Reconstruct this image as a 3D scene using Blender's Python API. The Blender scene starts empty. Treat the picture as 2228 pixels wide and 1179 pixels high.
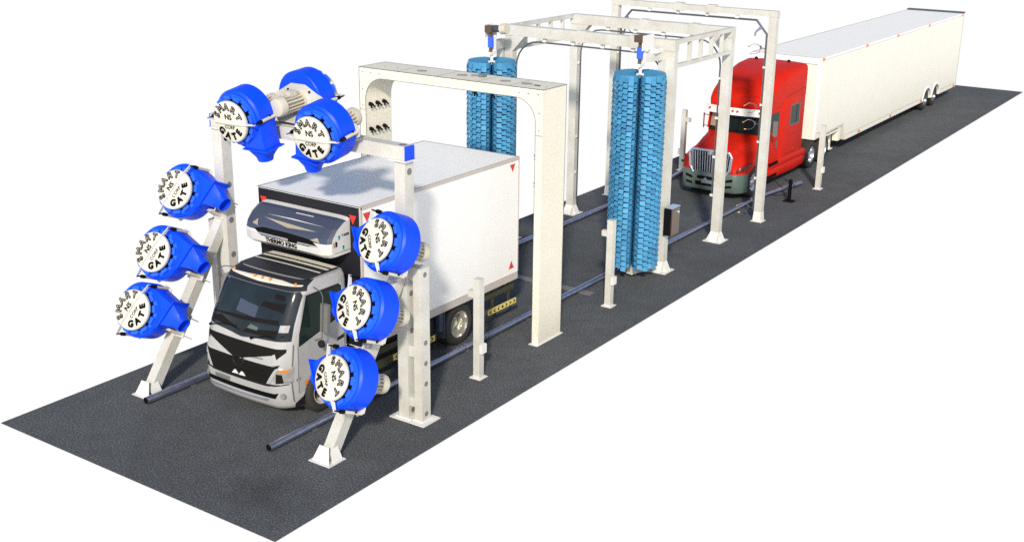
import bpy, math, random
from mathutils import Vector, Matrix
random.seed(7)
PI = math.pi
scn = bpy.context.scene
COL = scn.collection

# ------------------------------------------------------------------ materials
def new_mat(name):
    m = bpy.data.materials.new(name); m.use_nodes = True
    nt = m.node_tree; b = nt.nodes['Principled BSDF']
    return m, nt, b
def paint(name, col, rough=.5, metal=0., var=.06, scale=30., grain=.0, coat=0., spec=.5, tint=None, bump=0.):
    """paint with soft broad variation (var) and fine grain"""
    m, nt, b = new_mat(name)
    N, L = nt.nodes, nt.links
    tc = N.new('ShaderNodeTexCoord')
    n1 = N.new('ShaderNodeTexNoise'); n1.inputs['Scale'].default_value = 1.7; n1.inputs['Detail'].default_value = 5
    n2 = N.new('ShaderNodeTexNoise'); n2.inputs['Scale'].default_value = scale; n2.inputs['Detail'].default_value = 2
    L.new(tc.outputs['Object'], n1.inputs['Vector']); L.new(tc.outputs['Object'], n2.inputs['Vector'])
    a = N.new('ShaderNodeMath'); a.operation = 'MULTIPLY_ADD'
    L.new(n1.outputs['Fac'], a.inputs[0]); a.inputs[1].default_value = 1.6*var; a.inputs[2].default_value = 1-.8*var
    g = N.new('ShaderNodeMath'); g.operation = 'MULTIPLY_ADD'
    L.new(n2.outputs['Fac'], g.inputs[0]); g.inputs[1].default_value = 2*grain; g.inputs[2].default_value = 1-grain
    mm = N.new('ShaderNodeMath'); mm.operation = 'MULTIPLY'
    L.new(a.outputs[0], mm.inputs[0]); L.new(g.outputs[0], mm.inputs[1])
    mx = N.new('ShaderNodeMix'); mx.data_type = 'RGBA'
    c0 = list(col)+[1]; c1 = list(tint or col)+[1]
    mx.inputs[6].default_value = c0; mx.inputs[7].default_value = c1
    L.new(n1.outputs['Fac'], mx.inputs[0])
    vm = N.new('ShaderNodeVectorMath'); vm.operation = 'SCALE'
    L.new(mx.outputs[2], vm.inputs[0]); L.new(mm.outputs[0], vm.inputs['Scale'])
    L.new(vm.outputs[0], b.inputs['Base Color'])
    b.inputs['Roughness'].default_value = rough; b.inputs['Metallic'].default_value = metal
    b.inputs['Coat Weight'].default_value = coat
    b.inputs['Specular IOR Level'].default_value = spec
    if bump:
        bp = N.new('ShaderNodeBump'); bp.inputs['Strength'].default_value = bump; bp.inputs['Distance'].default_value = .01
        L.new(n2.outputs['Fac'], bp.inputs['Height']); L.new(bp.outputs[0], b.inputs['Normal'])
    return m
def asphalt_mat():
    m, nt, b = new_mat('asphalt')
    N, L = nt.nodes, nt.links
    tc = N.new('ShaderNodeTexCoord')
    def noise(s, d, r=.6):
        n = N.new('ShaderNodeTexNoise'); n.inputs['Scale'].default_value = s; n.inputs['Detail'].default_value = d; n.inputs['Roughness'].default_value = r
        L.new(tc.outputs['Object'], n.inputs['Vector']); return n
    fine, mid, big = noise(29, 4, .85), noise(2.2, 4), noise(.35, 3)
    r1 = N.new('ShaderNodeValToRGB')
    r1.color_ramp.elements[0].position = .33; r1.color_ramp.elements[0].color = (.020,.0218,.0245,1)
    r1.color_ramp.elements[1].position = .54; r1.color_ramp.elements[1].color = (.092,.098,.105,1)
    e = r1.color_ramp.elements.new(.68); e.color = (.28,.29,.28,1)
    L.new(fine.outputs['Fac'], r1.inputs[0])
    f = N.new('ShaderNodeMath'); f.operation = 'MULTIPLY_ADD'; L.new(mid.outputs['Fac'], f.inputs[0]); f.inputs[1].default_value = .55; f.inputs[2].default_value = .72
    f2 = N.new('ShaderNodeMath'); f2.operation = 'MULTIPLY_ADD'; L.new(big.outputs['Fac'], f2.inputs[0]); f2.inputs[1].default_value = .6; f2.inputs[2].default_value = .7
    # oil stain near the front edge
    vs = N.new('ShaderNodeVectorMath'); vs.operation = 'SUBTRACT'; vs.inputs[1].default_value = (2.55, 1.05, 0)
    L.new(tc.outputs['Object'], vs.inputs[0])
    nz = noise(3.0, 3)
    ln = N.new('ShaderNodeVectorMath'); ln.operation = 'LENGTH'; L.new(vs.outputs[0], ln.inputs[0])
    ad = N.new('ShaderNodeMath'); ad.operation = 'MULTIPLY_ADD'; L.new(nz.outputs['Fac'], ad.inputs[0]); ad.inputs[1].default_value = .9; L.new(ln.outputs['Value'], ad.inputs[2])
    st = N.new('ShaderNodeMapRange'); st.inputs['From Min'].default_value = .55; st.inputs['From Max'].default_value = 1.25; st.inputs['To Min'].default_value = .72; st.inputs['To Max'].default_value = 1.
    L.new(ad.outputs[0], st.inputs['Value'])
    p1 = N.new('ShaderNodeMath'); p1.operation = 'MULTIPLY'; L.new(f.outputs[0], p1.inputs[0]); L.new(f2.outputs[0], p1.inputs[1])
    p2 = N.new('ShaderNodeMath'); p2.operation = 'MULTIPLY'; L.new(p1.outputs[0], p2.inputs[0]); L.new(st.outputs[0], p2.inputs[1])
    vm = N.new('ShaderNodeVectorMath'); vm.operation = 'SCALE'; L.new(r1.outputs[0], vm.inputs[0]); L.new(p2.outputs[0], vm.inputs['Scale'])
    L.new(vm.outputs[0], b.inputs['Base Color'])
    b.inputs['Roughness'].default_value = .95; b.inputs['Specular IOR Level'].default_value = .2
    bp = N.new('ShaderNodeBump'); bp.inputs['Strength'].default_value = .5; bp.inputs['Distance'].default_value = .012
    L.new(fine.outputs['Fac'], bp.inputs['Height']); L.new(bp.outputs[0], b.inputs['Normal'])
    return m
M = {}
M['asphalt'] = asphalt_mat()
M['galv'] = paint('galvanised_steel', (.60,.555,.45), .5, 0, .40, 22, .16, tint=(.50,.525,.53), bump=.05, spec=.3)
M['arch'] = paint('speckled_white_coating', (.72,.675,.55), .6, 0, .08, 22, .28, tint=(.72,.69,.59), spec=.3)
M['plate'] = paint('zinc_plate', (.72,.71,.68), .4, 0, .12, 20, .08)
M['blue'] = paint('blower_blue', (.002,.062,.84), .42, 0, .16, 26, .14, spec=.22)
M['blue2'] = paint('blower_ring_blue', (.018,.12,.84), .5, 0, .10, 30, .06, spec=.2)
M['cap'] = paint('cap_white', (.68,.645,.545), .45, 0, .06, 40, .08)
M['strap']  = paint('strap_white', (.74,.73,.70), .4, .1, .08, 30, .05)
M['motor'] = paint('motor_ivory', (.56,.52,.42), .45, .0, .12, 30, .10)
M['black'] = paint('black_rubber', (.005,.005,.005), .6, 0, .1, 30, .1, spec=.15)
M['ink'] = paint('black_ink', (.004,.004,.004), .7, 0, 0, 30, 0, spec=.1)
M['white_ink'] = paint('white_ink', (.76,.74,.67), .6, 0, 0, 30, 0)
M['brush'] = paint('brush_bristle', (.060,.245,.44), .6, 0, .25, 14, .24, tint=(.055,.26,.47), spec=.25)
M['brush_b'] = paint('brush_bristle_pale', (.075,.31,.51), .6, 0, .25, 14, .2, spec=.25)
M['brush_c'] = paint('brush_bristle_deep', (.045,.20,.37), .6, 0, .25, 14, .2, spec=.25)
M['brush_in'] = paint('brush_core', (.012,.08,.17), .7, 0, .2, 14, .2)
M['brown']  = paint('brown_gearbox', (.10,.065,.04), .45, .2, .2, 20, .1)
M['actblue']= paint('actuator_blue', (.03,.11,.85), .3, 0, .05, 20, .03)
M['white'] = paint('white_body', (.85,.845,.83), .45, 0, .05, 32, .11, tint=(.85,.84,.81), spec=.3)
M['cream'] = paint('trailer_cream', (.80,.775,.67), .5, 0, .05, 30, .15, tint=(.80,.78,.70), spec=.3)
M['edge']   = paint('edge_trim', (.12,.12,.12), .5, .2, .1, 30, .1)
M['sill']   = paint('beige_sill', (.50,.45,.41), .55, 0, .12, 30, .10)
M['cab'] = paint('cab_pearl', (.40,.41,.43), .30, .1, .14, 32, .14, coat=.2, tint=(.46,.445,.40))
M['trim'] = paint('dark_trim', (.014,.014,.018), .5, 0, .25, 20, .15, spec=.2)
M['roofblk'] = paint('dark_roof_paint', (.020,.021,.025), .5, 0, .25, 20, .12, spec=.25)
M['tint'] = paint('black_film_and_reflection', (.009,.008,.007), .7, 0, .2, 20, .1, spec=.12)  # grille and decals, plus the dark reflections painted onto the windshield
M['glass'] = paint('dark_glass', (.012,.017,.023), .10, 0, .55, 3, .35, spec=.22, tint=(.018,.028,.036))
M['glass2'] = paint('green_glass', (.012,.024,.021), .15, 0, .35, 3, .2, spec=.12)
M['glass3'] = paint('black_glass', (.008,.010,.010), .12, 0, .3, 3, .2, spec=.15)
M['beige'] = paint('beige_film', (.34,.30,.22), .5, 0, .1, 20, .1)
M['reefw'] = paint('unit_white', (.60,.60,.60), .4, 0, .16, 30, .12, coat=.1, tint=(.62,.60,.55))
M['rimd'] = paint('dull_rim', (.20,.21,.26), .3, .7, .2, 10, .2)
M['roofw'] = paint('roof_white', (.93,.90,.84), .5, 0, .04, 30, .06, spec=.3)
M['navy'] = paint('navy_lacquer', (.050,.062,.098), .4, 0, .2, 30, .12, spec=.3)
M['lamp']   = paint('lamp_glass', (.38,.38,.38), .12, .3, .45, 9, .35)
M['amber']  = paint('amber_lens', (.75,.20,.01), .3, 0, .1, 20, .05)
M['redsign']= paint('red_reflector', (.62,.03,.015), .45, 0, .1, 30, .05)
M['yellow'] = paint('yellow_panel', (.72,.60,.18), .5, 0, .08, 30, .05)
M['olive']  = paint('olive_frame', (.045,.042,.018), .6, 0, .2, 20, .1)
M['tyre'] = paint('tyre_rubber', (.040,.038,.034), .9, 0, .2, 30, .15, spec=.2)
M['rim']    = paint('polished_rim', (.62,.60,.53), .18, .75, .15, 8, .2)
M['chrome'] = paint('chrome', (.60,.63,.72), .22, .75, .1, 10, .15)
M['rail'] = paint('rail_tube', (.34,.36,.48), .22, .85, .15, 6, .3)
M['pipe'] = paint('dark_pipe', (.12,.12,.135), .35, .5, .2, 12, .15)
M['brass']  = paint('brass_tip', (.45,.25,.05), .35, .5, .1, 10, .1)
M['red'] = paint('truck_red', (.54,.014,.004), .5, 0, .14, 32, .18, spec=.10)
M['darkred'] = paint('dark_red_lens', (.14,.012,.008), .3, 0, .3, 16, .3, spec=.3)
M['green']  = paint('bumper_grey_green', (.085,.125,.105), .5, 0, .12, 30, .10)
M['grey']   = paint('mid_grey', (.16,.16,.15), .5, 0, .12, 30, .08)
M['tan']    = paint('tan_interior', (.36,.27,.17), .6, 0, .12, 20, .1)
M['steelbox']= paint('brushed_brown_steel', (.15,.115,.085), .3, .5, .12, 20, .1)
M['cyan']   = paint('cyan_badge', (.12,.45,.52), .5, 0, 0, 20, 0)

# ------------------------------------------------------------------ mesh builder
LEAN=[0.]
SPLIT={'gusset','splice_plate','bolt_hole','rivet','top_fitting','pipe_clip','joint_ring','foot','bolt','axle','side_guard','hose','rod_grip','corner_nozzle','lug','air_slot','corner_rail'}
class MB:
    def __init__(s): s.v=[]; s.f=[]; s.m=[]; s.s=[]
    def add(s, vs, fs, m=0, sm=False):
        o=len(s.v); s.v += [Vector(v) for v in vs]
        for f in fs: s.f.append([i+o for i in f]); s.m.append(m); s.s.append(sm)
        return s
    def box(s, c, d, R=None, m=0):
        x,y,z=[k/2 for k in d]; c=Vector(c)
        vs=[Vector(p) for p in ((-x,-y,-z),(x,-y,-z),(x,y,-z),(-x,y,-z),(-x,-y,z),(x,-y,z),(x,y,z),(-x,y,z))]
        if R is not None: vs=[R@p for p in vs]
        return s.add([c+p for p in vs], [(3,2,1,0),(4,5,6,7),(0,1,5,4),(1,2,6,5),(2,3,7,6),(3,0,4,7)], m)
    def bx(s, x0,x1,y0,y1,z0,z1, m=0):
        return s.box(((x0+x1)/2,(y0+y1)/2,(z0+z1)/2),(abs(x1-x0),abs(y1-y0),abs(z1-z0)),None,m)
    def loft(s, rings, m=0, caps=(True,True), sm=False, closed=True):
        n=len(rings[0]); vs=[p for r in rings for p in r]; fs=[]
        for i in range(len(rings)-1):
            for j in range(n if closed else n-1):
                k=(j+1)%n; fs.append((i*n+j,i*n+k,(i+1)*n+k,(i+1)*n+j))
        s.add(vs,fs,m,sm)
        if caps[0]: s.add(rings[0],[tuple(reversed(range(n)))],m)
        if caps[1]: s.add(rings[-1],[tuple(range(n))],m)
        return s
    def beam(s, p0, p1, w, h, up=(0,0,1), m=0):
        p0=Vector(p0);p1=Vector(p1); d=(p1-p0).normalized(); u=Vector(up)
        a=d.cross(u).normalized(); b=a.cross(d).normalized()
        q=[(-w/2,-h/2),(w/2,-h/2),(w/2,h/2),(-w/2,h/2)]
        return s.loft([[p+a*x+b*y for x,y in q] for p in (p0,p1)],m)
    def cyl(s, p0, p1, r0, r1=None, n=20, m=0, caps=(True,True)):
        r1=r0 if r1 is None else r1
        p0=Vector(p0);p1=Vector(p1); d=(p1-p0).normalized()
        a=d.orthogonal().normalized(); b=d.cross(a)
        rings=[[p+(a*math.cos(2*PI*i/n)+b*math.sin(2*PI*i/n))*r for i in range(n)] for p,r in ((p0,r0),(p1,r1))]
        return s.loft(rings,m,caps,True)
    def tube(s, pts, r, n=8, m=0):
        P=[Vector(p) for p in pts]; rings=[]; a=None
        for i,p in enumerate(P):
            t=((P[min(i+1,len(P)-1)]-P[i]).normalized()+(P[i]-P[max(i-1,0)]).normalized())
            if t.length<1e-6: t=P[min(i+1,len(P)-1)]-P[max(i-1,0)]
            t.normalize()
            a = t.orthogonal().normalized() if a is None else (a-t*a.dot(t)).normalized()
            b=t.cross(a); rings.append([p+(a*math.cos(2*PI*k/n)+b*math.sin(2*PI*k/n))*r for k in range(n)])
        return s.loft(rings,m,(True,True),True)
    def lathe(s, prof, n=28, T=None, m=0, caps=(False,False)):
        """prof: (r, z) pairs about local z; T: matrix"""
        T=T or Matrix()
        rings=[[T@Vector((r*math.cos(2*PI*i/n),r*math.sin(2*PI*i/n),z)) for i in range(n)] for r,z in prof]
        return s.loft(rings,m,caps,True)
    def prism(s, poly, off, m=0):
        off=Vector(off); a=[Vector(p) for p in poly]
        return s.loft([a,[p+off for p in a]],m)
    def text(s, txt, size, T, m=0, bold=0., n=3):
        vs,fs=glyphs(txt,size,bold); return s.add([T@Vector(v) for v in vs],fs,m)
    def xf(s, T):
        s.v=[T@v for v in s.v]; return s
    def islands(s):
        p=list(range(len(s.v)))
        def f(i):
            while p[i]!=i: p[i]=p[p[i]]; i=p[i]
            return i
        for fc in s.f:
            a=f(fc[0])
            for i in fc[1:]: p[f(i)]=a
        G={}
        for k,fc in enumerate(s.f): G.setdefault(f(fc[0]),[]).append(k)
        out=[]
        for ks in G.values():
            m=MB(); mp={}
            for k in ks:
                for i in s.f[k]:
                    if i not in mp: mp[i]=len(m.v); m.v.append(s.v[i])
                m.f.append([mp[i] for i in s.f[k]]); m.m.append(s.m[k]); m.s.append(s.s[k])
            out.append(m)
        return out
    def build(s, name, mats, parent=None, sharp=35):
        if name in SPLIT and parent is not None:
            q=s.islands()
            if len(q)>1:
                for m in q: o=m._build(name,mats,parent,sharp)
                return o
        return s._build(name,mats,parent,sharp)
    def _build(s, name, mats, parent=None, sharp=35):
        me=bpy.data.meshes.new(name); inv=None
        vs=s.v
        if LEAN[0]: vs=[Vector((v.x+LEAN[0]*max(0,v.z-1.0),v.y,v.z)) for v in vs]
        if parent is not None:
            w=parent.matrix_basis.copy(); q=parent.parent
            while q is not None: w=q.matrix_basis@w; q=q.parent
            inv=w.inverted(); vs=[inv@v for v in vs]
        me.from_pydata([tuple(v) for v in vs],[],s.f)
        for k in (mats if isinstance(mats,(list,tuple)) else [mats]): me.materials.append(M[k])
        me.polygons.foreach_set('material_index',s.m); me.polygons.foreach_set('use_smooth',s.s)
        me.update(); me.validate()
        if any(s.s): me.set_sharp_from_angle(angle=math.radians(sharp))
        o=bpy.data.objects.new(name,me); COL.objects.link(o)
        if parent is not None: o.parent=parent
        return o
_gl={}
def glyphs(txt,size,bold):
    key=(txt,size,bold)
    if key in _gl: return _gl[key]
    cu=bpy.data.curves.new('t','FONT'); cu.body=txt; cu.size=size; cu.align_x='CENTER'; cu.align_y='CENTER'; cu.offset=bold; cu.resolution_u=3
    o=bpy.data.objects.new('t',cu); COL.objects.link(o)
    bpy.context.view_layer.update()
    me=bpy.data.meshes.new_from_object(o.evaluated_get(bpy.context.evaluated_depsgraph_get()))
    r=([tuple(v.co) for v in me.vertices],[tuple(p.vertices) for p in me.polygons])
    bpy.data.objects.remove(o); bpy.data.curves.remove(cu); bpy.data.meshes.remove(me)
    _gl[key]=r; return r
def thing(name, label, cat, loc=(0,0,0), group=None, T=None):
    o=bpy.data.objects.new(name,None); COL.objects.link(o); o.empty_display_size=.1
    o.matrix_basis = T if T is not None else Matrix.Translation(loc)
    o['label']=label; o['category']=cat
    if group: o['group']=group
    return o
def copy_tree(o, parent=None):
    c=o.copy(); COL.objects.link(c)
    if parent is not None: c.parent=parent
    for ch in list(o.children): copy_tree(ch,c)
    return c
def frame(o, x, y, z):
    T=Matrix.Identity(4)
    for i,a in enumerate((x,y,z)):
        for j in range(3): T[j][i]=a[j]
    for j in range(3): T[j][3]=o[j]
    return T

# ------------------------------------------------------------------ camera, light, world
CAM=Vector((17.0231,-12.2586,10.7235)); yaw,pit,rol=-.5976,.3225,.0126
fw=Vector((math.sin(yaw)*math.cos(pit),math.cos(yaw)*math.cos(pit),-math.sin(pit)))
rt=Vector((math.cos(yaw),-math.sin(yaw),0)); up=rt.cross(fw)
r2=rt*math.cos(rol)+up*math.sin(rol); u2=up*math.cos(rol)-rt*math.sin(rol)
cd=bpy.data.cameras.new('camera'); cd.lens=2575.09/2228*36; cd.sensor_width=36; cd.clip_end=500; cd.clip_start=.5
cam=bpy.data.objects.new('camera',cd); COL.objects.link(cam); cam.matrix_world=frame(CAM,r2,u2,-fw); scn.camera=cam

TOSUN=Vector((1.15,-1.92,1.30)).normalized()
sd=bpy.data.lights.new('sun','SUN'); sd.energy=3.7; sd.angle=math.radians(4); sd.color=(1.,.93,.82)
so=bpy.data.objects.new('sun',sd); COL.objects.link(so); so.rotation_euler=(-TOSUN).to_track_quat('-Z','Y').to_euler(); so.location=(10,-10,20)
w=bpy.data.worlds.new('World'); scn.world=w; w.use_nodes=True
nt=w.node_tree; N,L=nt.nodes,nt.links; N.clear()
out=N.new('ShaderNodeOutputWorld')
sky=N.new('ShaderNodeTexSky'); sky.sky_type='NISHITA'; sky.sun_disc=False; sky.dust_density=1.5; sky.ozone_density=1.
sky.sun_elevation=math.asin(TOSUN.z); sky.sun_rotation=math.atan2(TOSUN.x,TOSUN.y)
b1=N.new('ShaderNodeBackground'); b1.inputs['Strength'].default_value=.15; L.new(sky.outputs[0],b1.inputs['Color'])
b2=N.new('ShaderNodeBackground'); b2.inputs['Color'].default_value=(1,1,1,1); b2.inputs['Strength'].default_value=1.0
tc=N.new('ShaderNodeTexCoord'); sx=N.new('ShaderNodeSeparateXYZ'); L.new(tc.outputs['Generated'],sx.inputs[0])
mr=N.new('ShaderNodeMapRange'); mr.inputs['From Min'].default_value=.06; mr.inputs['From Max'].default_value=.20; L.new(sx.outputs['Z'],mr.inputs['Value'])
mx=N.new('ShaderNodeMixShader'); L.new(mr.outputs[0],mx.inputs[0]); L.new(b2.outputs[0],mx.inputs[1]); L.new(b1.outputs[0],mx.inputs[2]); L.new(mx.outputs[0],out.inputs['Surface'])
scn.view_settings.view_transform='Standard'; scn.view_settings.look='None'; scn.view_settings.exposure=.0; scn.view_settings.gamma=1
scn.cycles.use_denoising=False
scn.cycles.max_bounces=8

# ------------------------------------------------------------------ ground
g=MB(); g.bx(-3.9,3.9,0,55.62,-.012,0)
o=g.build('asphalt_ground','asphalt'); o['kind']='structure'

# ------------------------------------------------------------------ guide rails
def rail(x0, ends, label):
    r=MB(); pts=ends
    r.tube(pts,.078,14)
    t=thing('guide_rail',label,'guide rail',(x0,pts[0][1],0),'steel guide rails on the asphalt')
    r.build('tube','rail',t)
    c=MB(); c.cyl(Vector(pts[0])+Vector((0,.002,0)),Vector(pts[0])-Vector((0,.004,0)),.07,n=20); c.build('end_plug','ink',t)
    s=MB()
    y=pts[0][1]+1.2
    while y<pts[-1][1]-2:
        s.bx(x0-.05,x0+.05,y,y+.12,.003,.02); y+=2.6
    s.build('foot','grey',t)
    j=MB(); y=pts[0][1]+3
    while y<pts[-1][1]-1.5:
        j.cyl((x0,y,.105),(x0,y+.03,.105),.084,n=14); y+=3.3
    j.build('joint_ring','pipe',t)
    return t
rail(1.47,[(1.47,2.25,.105)]+[(1.47,y,.105) for y in (8,14,20,25.2)]+[(1.53,26.4,.105),(1.68,27.6,.105),(1.92,28.8,.105)],'long steel guide tube along the right side of the lane, its rear end bent outward')
rail(-2.19,[(-2.19,2.28,.105)]+[(-2.19,y,.105) for y in (8,14,20,25.2)]+[(-2.25,26.4,.105),(-2.4,27.6,.105),(-2.64,28.8,.105)],'long steel guide tube along the left side of the lane, starting by a leaning post')

# flat cross bar on the floor
t=thing('floor_bar','flat grey steel bar bolted across the lane floor behind the box truck','floor bar',(-.3,13.9,0))
b=MB(); b.bx(-2.1,1.85,13.78,14.02,.004,.035); b.build('bar','grey',t)
b=MB()
for x in (-1.6,-.9,.45,1.3): b.cyl((x,13.9,.035),(x,13.9,.043),.035,n=10)
b.build('bolt','edge',t)

# ------------------------------------------------------------------ posts with base plates
def flare(mb, x, y, w, d, h=.26, plate=.24, m=1):
    """base plate with four triangular gusset plates"""
    mb.bx(x-plate,x+plate,y-plate,y+plate,.003,.022,m)
    for sx_,sy_ in ((1,0),(-1,0),(0,1),(0,-1)):
        if sx_:
            a=x+sx_*w/2; e=x+sx_*(plate-.03)
            for yy in (y-d/2+.012,y+d/2-.012):
                mb.prism([(a,yy-.008,.022),(e,yy-.008,.022),(a,yy-.008,h)],(0,.016,0),m)
            # inclined skin
            mb.add([(a,y-d/2,h),(a,y+d/2,h),(e,y+d/2,.024),(e,y-d/2,.024)],[(0,1,2,3)],m)
        else:
            a=y+sy_*d/2; e=y+sy_*(plate-.03)
            mb.add([(x-w/2,a,h),(x+w/2,a,h),(x+w/2,e,.024),(x-w/2,e,.024)],[(0,1,2,3)],m)
    return mb
POSTS=[]
def sensor_post(x,y,side,label):
    t=thing('sensor_post',label,'sensor post',(x,y,0),'short steel sensor posts beside the lane')
    p=MB(); p.bx(x-.085,x+.085,y-.085,y+.085,.022,2.35); p.build('post','galv',t)
    p=MB(); p.bx(x-.15,x+.15,y-.15,y+.15,.003,.022); p.build('base_plate','plate',t)
    p=MB(); p.bx(x-side*.085,x-side*.25,y-.07,y+.07,1.9,2.05); p.build('sensor_arm','galv',t)
    p=MB(); p.bx(x+side*.086,x+side*.16,y-.09,y+.09,.62,.83); p.build('switch_box','plate',t)
    return t
sensor_post(2.63,7.6,1,'short white steel post with a stub arm, standing beside the box truck\'s rear wheel')
sensor_post(2.65,13.4,1,'short white steel post with a stub arm, in front of the right blue brush')
sensor_post(2.60,28.7,1,'short white steel post with a stub arm, beside the red tractor\'s rear wheels')
sensor_post(-2.72,28.3,-1,'short white steel post with a stub arm, left of the red tractor\'s hood')

# ------------------------------------------------------------------ blower gate
t=thing('blower_gate','white steel portal frame with blue beam ends carrying blue blowers over the truck cab','portal frame',(0,5.1,0))
def wall_hole(mb,x,y,z,r=.05,side=1,m=0):
    mb.cyl((x,y,z),(x+side*.004,y,z),r,n=16,m=m)
for sd_ in (1,-1):
    c=MB(); xi=2.51 if sd_>0 else -2.34; xo=2.77 if sd_>0 else -2.62; sh=0 if sd_>0 else .12
    c.bx(xi,xo,4.96,5.23,.06,5.46); c.build('column',['galv'],t)
    c=MB(); ox0=sd_*2.90+sh; ox1=sd_*3.10+sh
    c.bx(ox0,ox1,5.0,5.27,.06,3.34)
    c.bx(xo+sd_*.002,ox0-sd_*.002,5.01,5.25,3.06,3.33); c.bx(xo+sd_*.002,ox0-sd_*.002,5.01,5.25,1.42,1.66); c.bx(xo+sd_*.002,ox0-sd_*.002,5.01,5.25,.32,.52)
    c.build('stiffener','galv',t)
    h=MB()
    for z in (5.25,): wall_hole(h,max(xi,xo),5.1,z,.07,1)
    if sd_>0:
        for z in (3.2,1.75,1.3,.85,.18): wall_hole(h,ox1,5.13,z,.055)
        for z in (2.75,1.95,.2): wall_hole(h,xo,5.1,z,.06)
    else:
        for z in (5.25,4.2,3.4,2.6,1.9): wall_hole(h,xi,5.1,z,.07)
    h.build('bolt_hole','grey',t)
    c=MB(); a,b_=sorted((sd_*2.33+sh,sd_*3.24+sh)); c.bx(a,b_,4.86,5.42,.003,.025)
    a,b_=sorted((sd_*2.44+sh,sd_*2.84+sh)); c.bx(a,b_,4.93,5.28,.027,.058)
    a,b_=sorted((sd_*2.87+sh,sd_*3.13+sh)); c.bx(a,b_,4.97,5.30,.027,.058)
    c.build('base_plate','plate',t)
    c=MB(); a,b_=sorted((sd_*2.40+sh,sd_*2.84+sh)); c.bx(a,b_,4.90,5.29,5.462,5.482); c.build('cap_plate','plate',t)
c=MB(); c.bx(-2.64,2.77,4.96,5.23,5.484,5.76); c.cyl((2.62,5.1,5.76),(2.62,5.1,5.766),.08,n=18,m=1); c.build('beam',['galv','grey'],t)
for sd_ in (1,-1):
    c=MB(); c.bx(2.772 if sd_>0 else -2.67,2.80 if sd_>0 else -2.642,4.958,5.232,5.4825,5.762); c.build('end_cap','blue',t)

LD=Vector((0,.575,.818)).normalized()
def leaning_post(sd_,label):
    base=Vector((sd_*2.60,2.70,0))
    t=thing('leaning_post',label,'leaning post',(base.x,2.7,0),'leaning posts that carry the side blowers')
    p=MB(); top=base+LD*4.5
    p.beam(base+LD*.03,top,.24,.24,up=(0,-.818,.575)); p.build('post','galv',t)
    p=MB(); p.bx(base.x-.27,base.x+.27,2.45,2.92,.003,.022)
    p.add([(base.x-.12,2.62,.32),(base.x+.12,2.62,.32),(base.x+.22,2.5,.024),(base.x-.22,2.5,.024)],[(0,1,2,3)])
    for s2 in (1,-1):
        p.add([(base.x+s2*.124,2.66,.26),(base.x+s2*.124,2.86,.28),(base.x+s2*.22,2.88,.024),(base.x+s2*.22,2.58,.024)],[(0,1,2,3)])
    p.build('base_plate','plate',t)
    return base
baseR=leaning_post(1,'leaning white square post with three blowers, right of the truck cab')
baseL=leaning_post(-1,'leaning white square post with three blowers, left of the truck cab')

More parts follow.
